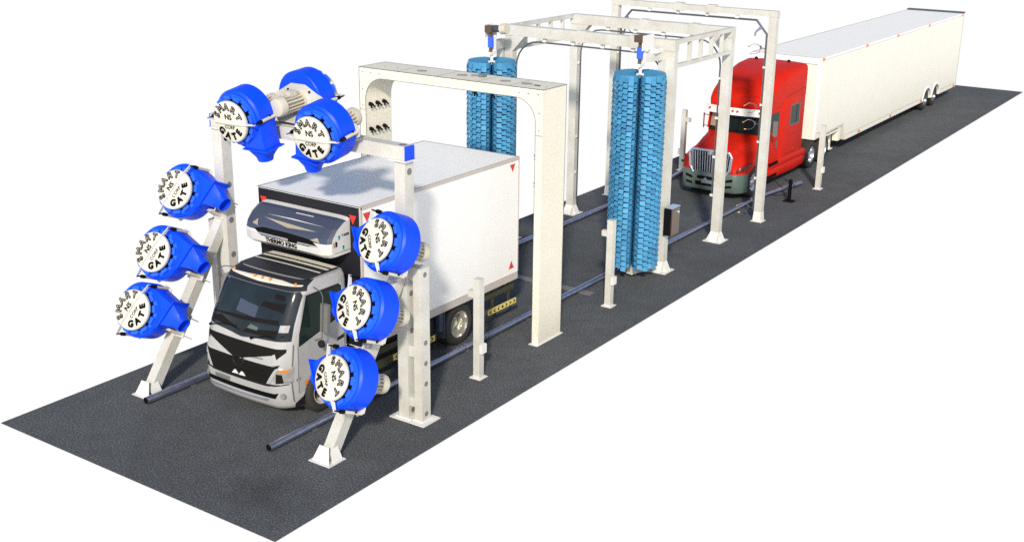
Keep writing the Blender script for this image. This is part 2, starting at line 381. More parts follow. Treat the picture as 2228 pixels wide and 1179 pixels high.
# ------------------------------------------------------------------ blowers
def make_blower(hd=1,turn=0.,sh=0.):
    RZ=Matrix.Rotation(turn,4,'Z')
    T0=Matrix()
    r=thing('blower','x','blower',T=Matrix())
    h=MB()
    # volute outline: centre arc plus outlet duct on +x going -y
    arc=[]
    n=30
    for i in range(n+1):
        a=math.radians(-8+i*(270/n)); rad=.60+.02*math.cos(a)
        arc.append((rad*math.cos(a),rad*math.sin(a)))
    poly=arc+[(.10,-.62),(.62,-.62)]
    zs=[(-.26,.97),(-.24,1.0),(.16,1.0),(.20,.93)]
    rings=[]
    for z,k in zs:
        rings.append([Vector((hd*(x*k if y>-.61 else x), y*k if y>-.61 else y, z)) for x,y in poly][::hd])
    h.loft(rings,0,(True,True),True); h.xf(RZ); h.build('housing','blue',r,30)
    f=MB(); f.bx(hd*.04,hd*.70,-.645,-.622,-.30,.25); f.xf(RZ); f.build('flange','blue',r)
    nz=MB()
    def ring(cx,y,hw,hz,k,n=24):
        R=[]
        for i in range(n):
            a=2*PI*i/n; c,s_=math.cos(a),math.sin(a)
            q=1/max(abs(c),abs(s_)); e=q*k+(1-k)
            R.append(Vector((cx*hd+hw*c*e,y,hz*s_*e-.025)))
        return R
    nz.loft([ring(.37,-.645,.26,.22,1.),ring(.37,-.75+sh*.4,.21,.19,.6),ring(.37,-.84+sh*.7,.17,.165,.2),ring(.37,-.92+sh,.158,.158,0.)],0,(True,False),True)
    nz.loft([ring(.37,-.92+sh,.158,.158,0.),ring(.37,-.92+sh,.145,.145,0.),ring(.37,-.80+sh,.14,.14,0.)],0,(False,True),True)
    nz.xf(RZ); nz.build('nozzle','blue',r,40)
    ir=MB()
    n=96; rings=[]
    for ro,z in ((.52,.19),(.515,.235),(.44,.245),(.43,.19)):
        rings.append([Vector((ro*math.cos(2*PI*i/n),ro*math.sin(2*PI*i/n),z)) for i in range(n)])
    ir.loft(rings,0,(False,False))
    for k in range(12):
        a0=2*PI*k/12; a1=a0+2*PI/12*.62; q=5
        i0=[Vector((.437*math.cos(a0+(a1-a0)*j/q),.437*math.sin(a0+(a1-a0)*j/q),0)) for j in range(q+1)]
        o0=[v*(.512/.437) for v in i0]
        base=i0+o0[::-1]
        ir.loft([[v+Vector((0,0,.24)) for v in base],[v+Vector((0,0,.31)) for v in base]],0)
    ir.build('inlet_ring','blue2',r)
    sc_=MB(); sc_.cyl((0,0,.19),(0,0,.345),.40,n=40)
    for k in range(30):
        a=2*PI*k/30; sc_.box((.405*math.cos(a),.405*math.sin(a),.27),(.015,.02,.14),Matrix.Rotation(a,3,'Z'))
    sc_.build('inlet_screen','black',r)
    cp=MB(); cp.lathe([(.33,.335),(.425,.335),(.435,.35),(.435,.40),(.425,.424),(.405,.436),(.0001,.44)],48); 
    cp.lathe([(.0001,.334),(.33,.335)],48)
    cap=cp.build('cap','cap',r,50)
    tx=MB()
    def arcword(word,rad,a_mid,step,size,bold,m,dz,flip=False):
        k=len(word)
        for i,ch in enumerate(word):
            if not flip:
                a=a_mid-(i-(k-1)/2)*step; rot=a-PI/2
            else:
                a=a_mid+(i-(k-1)/2)*step; rot=a+PI/2
            T=Matrix.Translation((rad*math.cos(a),rad*math.sin(a),dz))@Matrix.Rotation(rot,4,'Z')
            if bold<=0: tx.text(ch,size,T,m,bold)
            else:
                for q in range(8):
                    tx.text(ch,size,T@Matrix.Translation((bold*math.cos(q*PI/4),bold*math.sin(q*PI/4),-.0002*q)),m,0.)
    arcword('SMART',.318,PI/2,math.radians(32.5),.195,.018,0,.4435)
    arcword('SMART',.318,PI/2,math.radians(32.5),.195,-.0065,1,.4450)
    arcword('GATE',.305,-PI/2,math.radians(34),.195,.016,0,.4425,True)
    for q in range(8): tx.text('NS',.155,Matrix.Translation((.007*math.cos(q*PI/4),.108+.007*math.sin(q*PI/4),.4430-.0002*q)),0,0.)
    tx.text('CORP',.105,Matrix.Translation((0,-.105,.4425)),0,.003)
    tx.build('lettering',['ink','white_ink'],cap)
    st=MB(); st.prism([(-.66,-.006,.36),(-.66,-.006,.42),(-.30,-.006,.50),(.30,-.006,.50),(.66,-.006,.42),(.66,-.006,.36),(.46,-.006,.37),(.437,-.006,.4425),(-.437,-.006,.4425),(-.46,-.006,.37)],(0,.013,0))
    st.build('strap','strap',r)
    for s_ in (1,-1):
        rd=MB(); rd.cyl((s_*.63,0,.18),(s_*.63,0,-.29),.034,n=12); rod=rd.build('clamp_rod','motor',r)
        rb=MB(); rb.cyl((s_*.63,0,.41),(s_*.63,0,.24),.018,n=8); rb.cyl((s_*.63,0,.26),(s_*.63,0,.16),.042,n=10); rb.cyl((s_*.63,.0,-.1),(s_*.63,.06,-.1),.022,n=8); rb.build('rod_grip','black',rod)
    pl=MB(); pl.prism([(-.66,-.10,-.262),(-.2,-.34,-.262),(.2,-.34,-.262),(.66,-.10,-.262),(.66,.10,-.262),(.2,.34,-.262),(-.2,.34,-.262),(-.66,.10,-.262)],(0,0,.018))
    pl.lathe([(.40,-.242),(.40,-.222)],32,caps=(True,True))
    plate=pl.build('mount_plate','galv',r)
    bl=MB()
    for x,y in ((-.55,.0),(.55,.0),(.3,.2),(-.3,.2),(.3,-.2),(-.3,-.2)): bl.cyl((x,y,-.262),(x,y,-.285),.025,n=8)
    bl.build('bolt','black',plate)
    mt=MB(); mt.cyl((0,0,-.263),(0,0,-.80),.12,n=28)
    for k in range(16):
        a=2*PI*k/16; mt.box((.155*math.cos(a),.155*math.sin(a),-.55),(.08,.018,.46),Matrix.Rotation(a,3,'Z'))
    mt.lathe([(.0001,-.97),(.14,-.97),(.180,-.955),(.195,-.92),(.197,-.79),(.12,-.785)],28)
    mt.box((0,.2,-.50),(.16,.12,.2))
    mt.cyl((0,0,-.263),(0,0,-.31),.21,n=28)
    mt.build('motor','motor',r,40)
    return r
PROTO={1:make_blower(1),3:make_blower(1,0.,-.09),-1:make_blower(-1,math.radians(10),.10),2:make_blower(-1,math.radians(-7))}; used=set()
def place(T,label,bracket,hd=1):
    o=copy_tree(PROTO[hd]) if hd in used else PROTO[hd]; used.add(hd)
    o.matrix_basis=T; o['label']=label; o['group']='blue blowers on the blower gate'
    br=MB(); bracket(br); br.build('mount_bracket','galv',o)
    return o
def side_blower(sd_,disc,rho,base,label,tilt=.42,a=.17):
    n=Vector((-sd_*a,-1,tilt)).normalized()
    wv=Vector((0,tilt,1)).normalized(); wv=(wv-n*wv.dot(n)).normalized()
    X=Vector((1,0,0)); X=(X-n*X.dot(n)).normalized()
    if sd_<0: x=wv*math.cos(rho)+X*math.sin(rho)
    else:     x=-wv*math.cos(rho)+X*math.sin(rho)
    x.normalize(); y=n.cross(x)
    org=Vector(disc)-n*.44
    T=frame(org,x,y,n)
    tt=(org-base).dot(LD)
    L0=base+LD*tt
    def bracket(b):
        pb=org-n*.262
        side=Vector((1 if org.x>L0.x else -1,0,0))
        nl=Vector((0,-.818,.575))
        for s2 in (.2,-.2):
            q=L0+LD*s2
            d=(pb-q).dot(nl)
            b.beam(q+nl*.125,q+nl*max(.2,d-.03),.05,.22,up=side)
        b.beam(L0+LD*.26+nl*.14,L0-LD*.26+nl*.14,.34,.02,up=nl)
        for s2 in (.2,-.2):
            for s3 in (1,-1): b.beam(L0+LD*s2+Vector((s3*.13,0,0))+nl*.16,L0+LD*s2+Vector((s3*.13,0,0))-nl*.14,.02,.02,up=LD)
    return place(T,label,bracket,-1 if sd_>0 else 3)
DR=[(2.69, 4.09, 4.1), (2.77, 3.32, 2.98), (2.89, 2.54, 1.85)]
DL=[(-3.06, 4.16, 4.18), (-2.94, 3.34, 2.99), (-2.82, 2.6, 1.92)]
nm=['topmost of the three','middle of the three','lowest of the three']
for i in range(3):
    side_blower(1,DR[i],.48,baseR,'round blue blower with white lettered cap, %s right of the truck cab'%nm[i])
    side_blower(-1,DL[i],.42,baseL,'round blue blower with white lettered cap, %s left of the truck cab'%nm[i])
def top_blower(disc,n,label,hd=1):
    n=Vector(n).normalized(); y=Vector((0,0,1)); y=(y-n*y.dot(n)).normalized(); x=y.cross(n)
    org=Vector(disc)-n*.44
    def bracket(b):
        q=org-n*.262
        for s2 in (.42,-.42):
            b.beam(Vector((q.x+s2,q.y,5.768)),Vector((q.x+s2,q.y,q.z+.02)),.06,.03,up=(0,1,0))
        a0,a1=sorted((q.y,5.2 if n.y<0 else 5.0)); b.bx(q.x-.5,q.x+.5,a0,a1,5.768,5.79)
    return place(frame(org,x,y,n),label,bracket,hd)
top_blower((-1.0,4.0,5.92),(.04,-1,-.17),'blue blower with lettered cap facing forward, leftmost on the overhead beam')
top_blower((1.23,4.0,5.87),(.04,-1,-.17),'blue blower with lettered cap facing forward, right on the overhead beam',2)
top_blower((-.33,6.06,6.33),(0,1,.10),'blue blower turned backward on the overhead beam, showing its ivory motor')

# ------------------------------------------------------------------ rinse arch
t=thing('rinse_arch','thick white arch with rounded inner corners and black nozzles, behind the box truck','rinse arch',(0,10.45,0))
ax0,ax1,ay0,ay1,az=-2.79,2.68,9.97,10.96,6.16; ix0,ix1,iz,ir=-2.60,2.49,5.93,.56
poly=[(ax0,.02),(ax0,az),(ax1,az),(ax1,.02),(ix1,.02)]
for k in range(13):
    a=k/12*PI/2; poly.append((ix1-ir+ir*math.cos(a),iz-ir+ir*math.sin(a)))
for k in range(13):
    a=PI/2+k/12*PI/2; poly.append((ix0+ir+ir*math.cos(a),iz-ir+ir*math.sin(a)))
poly.append((ix0,.02))
b=MB(); b.prism([(x,ay0,z) for x,z in poly][::-1],(0,ay1-ay0,0)); b.build('body','arch',t)
b=MB(); e=.012
for (p,q) in (((ax0,ay0,az),(ax1,ay0,az)),((ax0,ay1,az),(ax1,ay1,az)),((ax0,ay0,.1),(ax0,ay0,az)),((ax0,ay0,az),(ax0,ay1,az)),((ax1,ay0,az),(ax1,ay1,az)),((ax1,ay1,.1),(ax1,ay1,az))):
    b.beam(p,q,e,e,up=(0,1,.3) if abs(p[1]-q[1])<.1 else (0,0,1))
inn_=[(x,z) for x,z in poly[4:]]
for (xa,za),(xb,zb_) in zip(inn_,inn_[1:]): b.beam((xa,ay0,za),(xb,ay0,zb_),.010,.010,up=(0,1,0))
b.build('edge_seam','edge',t)
b=MB()
for x in (ax0+.12,ax0+.38,ax0+.65,ax1-.65,ax1-.4,ax1-.13): b.cyl((x,ay0,az-.12),(x,ay0-.006,az-.12),.016,n=8)
for z in (5.62,5.22):
    for x in (ax0+.1,ax1-.1): b.cyl((x,ay0,z),(x,ay0-.006,z),.016,n=8)
for x in (-2.3,-1.9,2.5,2.2): b.cyl((x,10.4,az),(x,10.4,az+.006),.018,n=8)
b.build('rivet','edge',t)
b=MB()
for x0,x1 in ((ax0+.004,ix0-.004),(ix1+.004,ax1-.004)): b.bx(x0,x1,ay0-.003,ay0+.002,5.10,5.112)
for x in (-1.6,-.4,.8,1.7): b.bx(x,x+.012,ay0+.06,ay1-.06,az-.002,az+.003)
b.build('panel_joint','grey',t)
b=MB()
for x,yy in ((-1.1,10.35),(.05,10.45),(.35,10.6),(1.35,10.4),(1.95,10.4)): 
    b.beam((x-.11,yy-.05,az+.02),(x+.11,yy+.05,az+.02),.03,.03)
b.bx(.48,.62,10.52,10.68,az+.003,az+.07); b.build('top_fitting','grey',t)
b=MB(); b.bx(2.16,2.32,10.36,10.42,az+.003,az+.012); b.build('slot','ink',t)
def nozzle(p,d,t):
    p=Vector(p); d=Vector(d).normalized(); b=MB()
    b.cyl(p,p+d*.05,.05,n=10); b.cyl(p+d*.05,p+d*.10,.035,n=8); b.cyl(p+d*.08,p+d*.10+Vector((0,.10,-.08)),.028,.02,n=8); b.cyl(p+d*.06,p+d*.08+Vector((0,-.03,-.1)),.022,n=8)
    b.build('nozzle','black',t)
for z in (5.23,4.6,3.95,3.2):
    for y in (10.12,10.38,10.64):
        nozzle((ix0,y,z),(1,0,0),t)
        if z<5: nozzle((ix1,y,z),(-1,0,0),t)
for x in (.55,1.05): nozzle((x,10.3,iz),(0,0,-1),t)
for sd_,xx in ((1,2.585),(-1,-2.695)):
    b=MB(); b.bx(xx-.13,xx+.13,ay0-.08,ay1+.08,.003,.019)
    for yy,s2 in ((ay0-.003,-1),(ay1+.003,1)):
        b.prism([(xx-.005,yy,.02),(xx-.005,yy+s2*.07,.02),(xx-.005,yy,.42)],(.01,0,0))
        b.add([(xx-.055,yy+s2*.004,.02),(xx+.055,yy+s2*.004,.02),(xx,yy+s2*.004,.45)],[(0,1,2)])
    b.build('base_plate','plate',t)

# ------------------------------------------------------------------ brush gantry
Y1,Y2=16.85,20.52; HX0,HX1=-3.07,2.51
t=thing('brush_gantry','white steel gantry of two joined portals with a lattice top, holding two blue brushes','gantry',(-.2,18.6,0))
def column(x,y,w,d,top,t,name='column'):
    c=MB(); c.bx(x-w/2,x+w/2,y-d/2,y+d/2,.022,top); c.build(name,'galv',t)
    c=MB(); flare(c,x,y,w+.004,d+.004,.30,.30,0); c.build('base_plate','plate',t)
for y in (Y1,Y2):
    for x in (HX0+.14,HX1-.14): column(x,y,.27,.22,6.26,t)
    c=MB(); c.bx(HX0,HX1,y-.13,y+.13,6.262,6.56); c.build('cross_beam','galv',t)
    c=MB()
    for sd_,x in ((1,HX0+.277),(-1,HX1-.277)):
        c.prism([(x,y-.128,6.259),(x+sd_*.42,y-.128,6.259),(x,y-.128,5.80)],(0,.256,0))
    c.build('gusset','galv',t)
    c=MB()
    for k in (0,1): 
        x=-.45+k*1.7; c.bx(x-.13,x+.13,y-.14,y+.14,6.25,6.585)
    c.build('splice_plate','galv',t)
for x in (HX0+.06,HX1-.06):
    c=MB()
    c.bx(x-.06,x+.06,Y1+.132,Y2-.132,6.44,6.558); c.bx(x-.06,x+.06,Y1+.132,Y2-.132,5.80,5.90)
    for k in (1,2,3,4):
        yy=Y1+.1+k*(Y2-Y1-.2)/5+.1; c.bx(x-.055,x+.055,yy-.032,yy+.032,5.902,6.438)
    c.build('side_truss','galv',t)
def pipe_loop(y,x0,x1,zt,r,t,zb=.5,ch=.5,rad=True,name='spray_pipe'):
    pts=[(x0,y,zb),(x0,y,zt-ch)]
    if rad:
        for k in range(1,7): a=PI-k/6*PI/2; pts.append((x0+ch+ch*math.cos(a),y,zt-ch+ch*math.sin(a)))
        for k in range(0,7): a=PI/2-k/6*PI/2; pts.append((x1-ch+ch*math.cos(a),y,zt-ch+ch*math.sin(a)))
    else: pts+=[(x0+ch*.9,y,zt),(x1-ch*.9,y,zt)]
    pts+=[(x1,y,zt-ch),(x1,y,zb)]
    p=MB(); p.tube(pts,r,8); p.build(name,'pipe',t)
    c=MB()
    for z in (1.4,2.6,3.8,5.0):
        for x,s2 in ((x0,-1),(x1,1)): c.bx(x-.045,x+s2*.1,y-.04,y+.04,z,z+.07)
    for k in range(4):
        x=x0+(k+1)*(x1-x0)/5; c.bx(x-.06,x+.06,y-.03,y+.03,zt+.01,zt+.11)
    c.build('pipe_clip','plate',t)
for y in (Y1,Y2): pipe_loop(y-.02,HX0+.36,HX1-.36,6.13,.024,t,ch=.75)
n_=MB()
for x in (-1.2,.3): n_.cyl((x,Y2-.02,6.10),(x,Y2-.08,5.99),.03,n=8)
n_.build('nozzle','pipe',t)

# side rail plate that carries the brush arm
# ------------------------------------------------------------------ washing brushes
def wash_brush(cx,cy,sd_,z0,z1,ang,label):
    """rolled bristle brush; ang = direction of the parting that faces the front"""
    t=thing('wash_brush',label,'wash brush',(cx,cy,0),'tall blue washing brushes')
    R=.70
    def rad(th):
        d=abs((th-ang+PI)%(2*PI)-PI); d2=PI-d
        k=1-math.exp(-(min(d,d2)/.11)**1.3)
        return .05+(R-.05)*(k**.75)
    def P(th,z,k=1.,dr=0.): 
        r=rad(th)*k+dr; return Vector((cx+r*math.cos(th),cy+r*math.sin(th),z))
    for lobe in (0,1):
        a0=ang+lobe*PI+.06; a1=ang+(lobe+1)*PI-.06; n=34
        ths=[a0+(a1-a0)*i/n for i in range(n+1)]
        b=MB()
        rings=[]
        for z,k in ((z0+.03,.90),(z1-.02,.90)):
            rings.append([Vector((cx,cy,z))]+[P(th,z,k) for th in ths])
        b.loft(rings,1,(True,False),True)
        rt_=rings[1]; 
        # soft top: rises to the rim
        top=[Vector((cx,cy,z1-.16))]+[P(th,z1+.01*(i%2),.98) for i,th in enumerate(ths)]
        b.add(top,[(0,i,i+1) for i in range(1,n+1)],0)
        b.loft([[top[i] for i in range(1,n+2)],[P(th,z1-.16,1.0) for th in ths]],0,(False,False),closed=False)
        # flap rows, evenly spaced along the outline
        pts=[P(a0+(a1-a0)*i/400,0) for i in range(401)]; cum=[0]
        for i in range(400): cum.append(cum[-1]+(pts[i+1]-pts[i]).length)
        ncol=int(cum[-1]/.150); rows=int((z1-z0)/.152)
        def th_at(s):
            s=max(0,min(cum[-1],s)); lo=0
            while lo<399 and cum[lo+1]<s: lo+=1
            f=(s-cum[lo])/max(1e-9,cum[lo+1]-cum[lo]); return a0+(a1-a0)*(lo+f)/400
        W=cum[-1]/ncol
        for c_ in range(ncol):
            s0,s1=c_*W,(c_+1)*W; tw=.0
            tA,tB=th_at(s0+.007),th_at(s1-.007)
            for r_ in range(rows):
                zt=z1-.02-r_*(z1-z0-.02)/rows-(.076 if c_%2 else 0)+random.uniform(-.006,.006)
                zb=zt-.138
                if zb<z0-.08: zb=z0-.08+random.uniform(-.03,.03)
                if zt-zb<.05: continue
                lift=.030+random.uniform(-.006,.012); sk=random.uniform(-.006,.010)
                A,B=P(tA,zt-.03,1,.004),P(tB,zt+.0-.03,1,.004); C=P(tB,zb-.02+sk,1,lift+.012); D=P(tA,zb+.0+sk,1,lift-.004)
                ctr=Vector((cx,cy,0)); inn=[]
                for v in (A,B,C,D):
                    rr=Vector((v.x-cx,v.y-cy,0)); rr=rr.normalized()*.014 if rr.length>.02 else rr*0
                    inn.append(v-rr)
                b.loft([inn,[A,B,C,D]],random.choice((0,0,0,0,2,3)))
        b.build('bristle_bundle',['brush','brush_in','brush_b','brush_c'],t)
    s=MB(); s.cyl((cx,cy,z1-.14),(cx,cy,z1+.24),.045,n=14); s.cyl((cx,cy,z1-.12),(cx,cy,z1-.02),.11,n=18); s.build('hub','plate',t)
    s=MB(); s.cyl((cx,cy,z0-.06),(cx,cy,z1-.141),.04,n=14); s.build('shaft','brush_in',t)
    # C frame on the outer/rear side
    fx=cx+.24*sd_; fy=cy+.80
    f=MB(); f.bx(fx-.09,fx+.09,fy-.09,fy+.09,z0-.098,z1+.279); f.build('frame_post','galv',t)
    f=MB(); f.beam((cx+.02*sd_,cy-.16,z0-.21),(fx+.02*sd_,fy+.12,z0-.21),.2,.22); f.build('lower_arm','galv',t)
    f=MB(); f.beam((cx+.04*sd_,cy+.10,z1+.40),(fx,fy+.14,z1+.40),.2,.24); f.build('upper_arm','galv',t)
    f=MB(); f.bx(cx-.06,cx+.06,cy-.16,cy+.12,z1+.16,z1+.25); f.bx(cx-.05,cx+.09,cy+.04,cy+.099,z1+.25,z1+.66); f.build('bearing_bracket','plate',t)
    f=MB(); f.cyl((cx,cy-.06,z1+.38),(cx,cy-.06,z1+.68),.085,n=20); f.build('actuator','actblue',t)
    f=MB(); f.cyl((cx,cy-.06,z1+.25),(cx,cy-.06,z1+.38),.05,n=12); f.cyl((cx,cy-.06,z1+.68),(cx,cy-.06,z1+.90),.055,n=12); f.bx(cx-.12,cx+.12,cy-.2,cy+.08,z1+.82,z1+1.0)
    f.build('gearbox','brown',t)
    f=MB()
    if sd_>0: f.bx(cx+.10,cx+.13,cy-.16,cy+.46,z1+.60,z1+1.0); f.bx(cx+.06,cx+.30,cy+.3,cy+.7,z1+.50,z1+.62)
    else: f.bx(cx-.16,cx-.13,cy-.16,cy+.22,z1+.66,z1+1.02); f.bx(cx-.13,cx+.1,cy+.08,cy+.11,z1+.66,z1+1.02)
    f.build('mount_plate','plate',t)
    if sd_<0:
        f=MB(); f.cyl((cx+.12,cy-.04,z1+.92),(cx+.36,cy-.04,z1+.92),.10,n=18,m=0); f.cyl((cx+.36,cy-.04,z1+.92),(cx+.56,cy-.04,z1+.95),.15,n=18,m=1); f.build('motor',['navy','motor'],t)
    return t
cA=math.atan2(CAM.y-15.93,CAM.x-1.9)
wash_brush(1.92,15.92,1,.42,5.74,cA,'tall blue bristle brush nearest the camera, on the right of the gantry')
cB=math.atan2(CAM.y-15.9,CAM.x+2.96)
wash_brush(-2.96,15.92,-1,.42,5.62,cB,'tall blue bristle brush on the left, half hidden behind the white arch')

t=thing('control_cabinet','small brown steel control cabinet with round lock on the gantry\'s right front column','cabinet',(2.7,16.9,1.5))
c=MB(); c.bx(2.515,2.74,16.62,17.12,1.14,1.93); c.build('cabinet_body',['steelbox'],t)
c=MB(); c.bx(2.52,2.735,16.60,16.618,1.15,1.92); c.build('vent_side','black',t)
c=MB(); c.bx(2.743,2.755,16.64,17.10,1.16,1.91); d=c.build('cabinet_door','steelbox',t)
c=MB(); c.cyl((2.755,17.0,1.78),(2.78,17.0,1.78),.04,n=14); c.build('lock','chrome',d)
c=MB(); c.bx(2.515,2.757,16.61,17.13,1.932,1.945); c.build('rain_cover','chrome',t)

# ------------------------------------------------------------------ spray portal
t=thing('spray_portal','slim tall white portal with a dark spray pipe, arching over the red tractor\'s hood','spray portal',(-.3,23.4,0))
PY=23.4
for x in (-3.1,2.55):
    c=MB(); c.bx(x-.125,x+.125,PY-.11,PY+.11,.022,6.62); c.build('column','galv',t)
    c=MB(); flare(c,x,PY,.254,.224,.34,.19,0); c.build('base_plate','plate',t)
c=MB(); c.bx(-3.24,2.69,PY-.12,PY+.12,6.622,6.80); c.build('cross_beam','galv',t)
c=MB()
for x in (-.75,.42): c.bx(x-.15,x+.15,PY-.14,PY+.14,6.60,6.85)
c.build('splice_plate','galv',t)
pipe_loop(PY-.02,-2.88,2.36,6.48,.036,t,zb=.35,ch=.42,rad=False)
c=MB()
for x,s2 in ((-2.88,1),(2.36,-1)): c.cyl((x+s2*.20,PY-.02,6.27),(x+s2*.34,PY-.12,6.12),.05,.03,n=10); c.cyl((x+s2*.34,PY-.12,6.12),(x+s2*.36,PY-.14,6.0),.03,n=8)
c.build('corner_nozzle','rail',t)
def wand(p,sd_,t):
    p=Vector(p); b=MB(); o_=p.copy()
    b.tube([p,p+Vector((-sd_*.2,-.02,.03))],.015,6); j=p+Vector((-sd_*.2,-.02,.03))
    b.cyl(j+Vector((0,0,-.06)),j+Vector((0,0,.08)),.035,n=8)
    b.tube([j,j+Vector((-sd_*.10,-.05,.12)),j+Vector((-sd_*.26,-.14,.15)),j+Vector((-sd_*.38,-.22,.06))],.013,6)
    b.tube([j,j+Vector((-sd_*.02,-.04,-.15)),j+Vector((-sd_*.12,-.12,-.24)),j+Vector((-sd_*.28,-.22,-.24))],.013,6)
    for q,d in ((j+Vector((-sd_*.38,-.22,.06)),Vector((-sd_*.06,-.04,-.04))),(j+Vector((-sd_*.28,-.22,-.24)),Vector((-sd_*.07,-.04,0)))): b.cyl(q,q+d,.024,n=8,m=1)
    b.v=[o_+(v-o_)*.78 for v in b.v]; b.build('spray_wand',['pipe','brass'],t)
for z in (5.62,3.74,3.20,.42):
    wand((2.36,PY-.05,z),1,t)
for z in (5.75,): wand((-2.88,PY-.05,z),-1,t)

# black low stand
t=thing('hose_stand','low black post on a square foot, with thin hoses, beside the bent rail end','stand',(2.42,26.4,0))
b=MB(); b.bx(2.37,2.47,26.35,26.45,.03,.78); b.build('post','ink',t)
b=MB(); b.bx(2.24,2.60,26.24,26.58,.003,.029); b.build('foot_plate','ink',t)
b=MB()
b.tube([(2.4,26.4,.70),(2.3,26.3,.74),(2.2,26.25,.86)],.012,6)
b.tube([(2.4,26.4,.55),(2.2,26.35,.42),(2.05,26.3,.55),(1.85,26.25,.72)],.012,6)
b.tube([(2.4,26.4,.35),(2.2,26.3,.2),(1.98,26.2,.18),(1.75,26.1,.2)],.012,6)
b.tube([(2.45,26.4,.68),(2.58,26.4,.6),(2.54,26.45,.5)],.012,6)
b.build('hose','ink',t)

# ------------------------------------------------------------------ wheels
def wheel(name,c,r,width,parent,side=1,rim_r=None,dish=.10,rim='rim',lugs=True):
    """axis along X; side = outward direction"""
    rim_r=rim_r or r*.58
    c=Vector(c)
    T=frame(c,(0,0,1),(0,1,0),(side,0,0)); h=width/2
    e=bpy.data.objects.new(name,None); COL.objects.link(e); e.parent=parent; e.empty_display_size=.1
    e.matrix_basis=parent.matrix_basis.inverted()@Matrix.Translation(c)
    b=MB(); b.lathe([(rim_r,-h),(r*.90,-h),(r*.985,-h*.8),(r,-h*.5),(r,h*.5),(r*.985,h*.8),(r*.92,h),(rim_r*1.08,h*1.02),(rim_r,h*.93)],36,T)
    n=36
    for k in range(n):
        a=2*PI*k/n; R=T.to_3x3()@Matrix.Rotation(a,3,'Z')
        for q in (-.55,.0,.55): b.box(c+R@Vector((r,0,q*h)),(.022,.05,h*.42),R)
    b.build('tyre','tyre',e,40)
    b=MB(); b.lathe([(rim_r*1.02,h*.95),(rim_r*.95,h*.93),(rim_r*.86,h*.5),(rim_r*.80,h-dish-.04),(rim_r*.45,h-dish-.02),(rim_r*.38,h-dish+.06),(rim_r*.22,h-dish+.07),(.0001,h-dish+.07)],32,T)
    b.lathe([(.0001,-h*.9),(rim_r,-h*.9)],24,T)
    b.build('rim',rim,e,40)
    if lugs:
        b=MB()
        for k in range(8):
            a=2*PI*k/8; b.cyl(T@Vector((rim_r*.58*math.cos(a),rim_r*.58*math.sin(a),h-dish-.03)),T@Vector((rim_r*.58*math.cos(a),rim_r*.58*math.sin(a),h-dish+.02)),rim_r*.075,n=8)
        b.build('lug','edge',e)
    return e

# ------------------------------------------------------------------ light box truck
t=TR=thing('box_truck','white refrigerated box truck with pearl cab, driving out under the blue blowers','truck',(-.28,7.2,0))
BX0,BX1,BY0,BY1,BZ0,BZ1=-1.77,1.19,5.40,11.24,1.07,4.20
b=MB(); b.bx(BX0,BX1,BY0,BY1,BZ0,BZ1); box=b.build('cargo_box','white',t)
b=MB(); b.bx(BX0+.02,BX1-.02,BY0-.006,BY0-.002,BZ0+.02,BZ1-.02); b.build('front_wall','trim',box)
b=MB(); b.bx(BX1+.002,BX1+.012,BY0,BY1,BZ0,BZ0+.19); b.build('sill_strip','sill',box)
b=MB(); b.beam((BX1,BY0,BZ1-.02),(BX1,BY1,BZ1-.02),.05,.07); b.beam((BX1+.0,BY0+.015,BZ0),(BX1,BY0+.015,BZ1),.05,.04,up=(0,1,0)); b.beam((BX1,BY1-.01,BZ0+.2),(BX1,BY1-.01,BZ1-.06),.04,.03,up=(0,1,0)); b.build('corner_rail','sill',box)
b=MB(); e=.014
for p,q in (((BX0,BY0,BZ1),(BX0,BY1,BZ1)),((BX0,BY1,BZ1),(BX1,BY1,BZ1)),((BX0,BY0,BZ1),(BX1,BY0,BZ1)),((BX1,BY1,BZ0),(BX1,BY1,BZ1+.015))): b.beam(p,q,e,e,up=(.3,0,1) if abs(p[2]-q[2])<.5 else (0,1,0))
b.build('edge_seam','edge',box)
def tri(pts,off,n): 
    b=MB(); b.prism(pts,off); b.build('red_reflector','redsign',box)
x=BX1+.004
for y0,y1,z0,z1 in ((5.49,5.74,4.05,3.84),(10.86,11.08,4.06,3.87),(10.85,11.07,1.40,1.60)):
    tri([(x,y0,z0),(x,y1,z0),(x,(y0+y1)/2,z1)],(.004,0,0),0)
y=BY0-.008
for x0,x1,z0,z1 in ((.90,1.10,4.0,3.80),(-1.70,-1.5,4.0,3.80)): tri([(x0,y,z0),(x1,y,z0),((x0+x1)/2,y,z1)],(0,-.004,0),0)

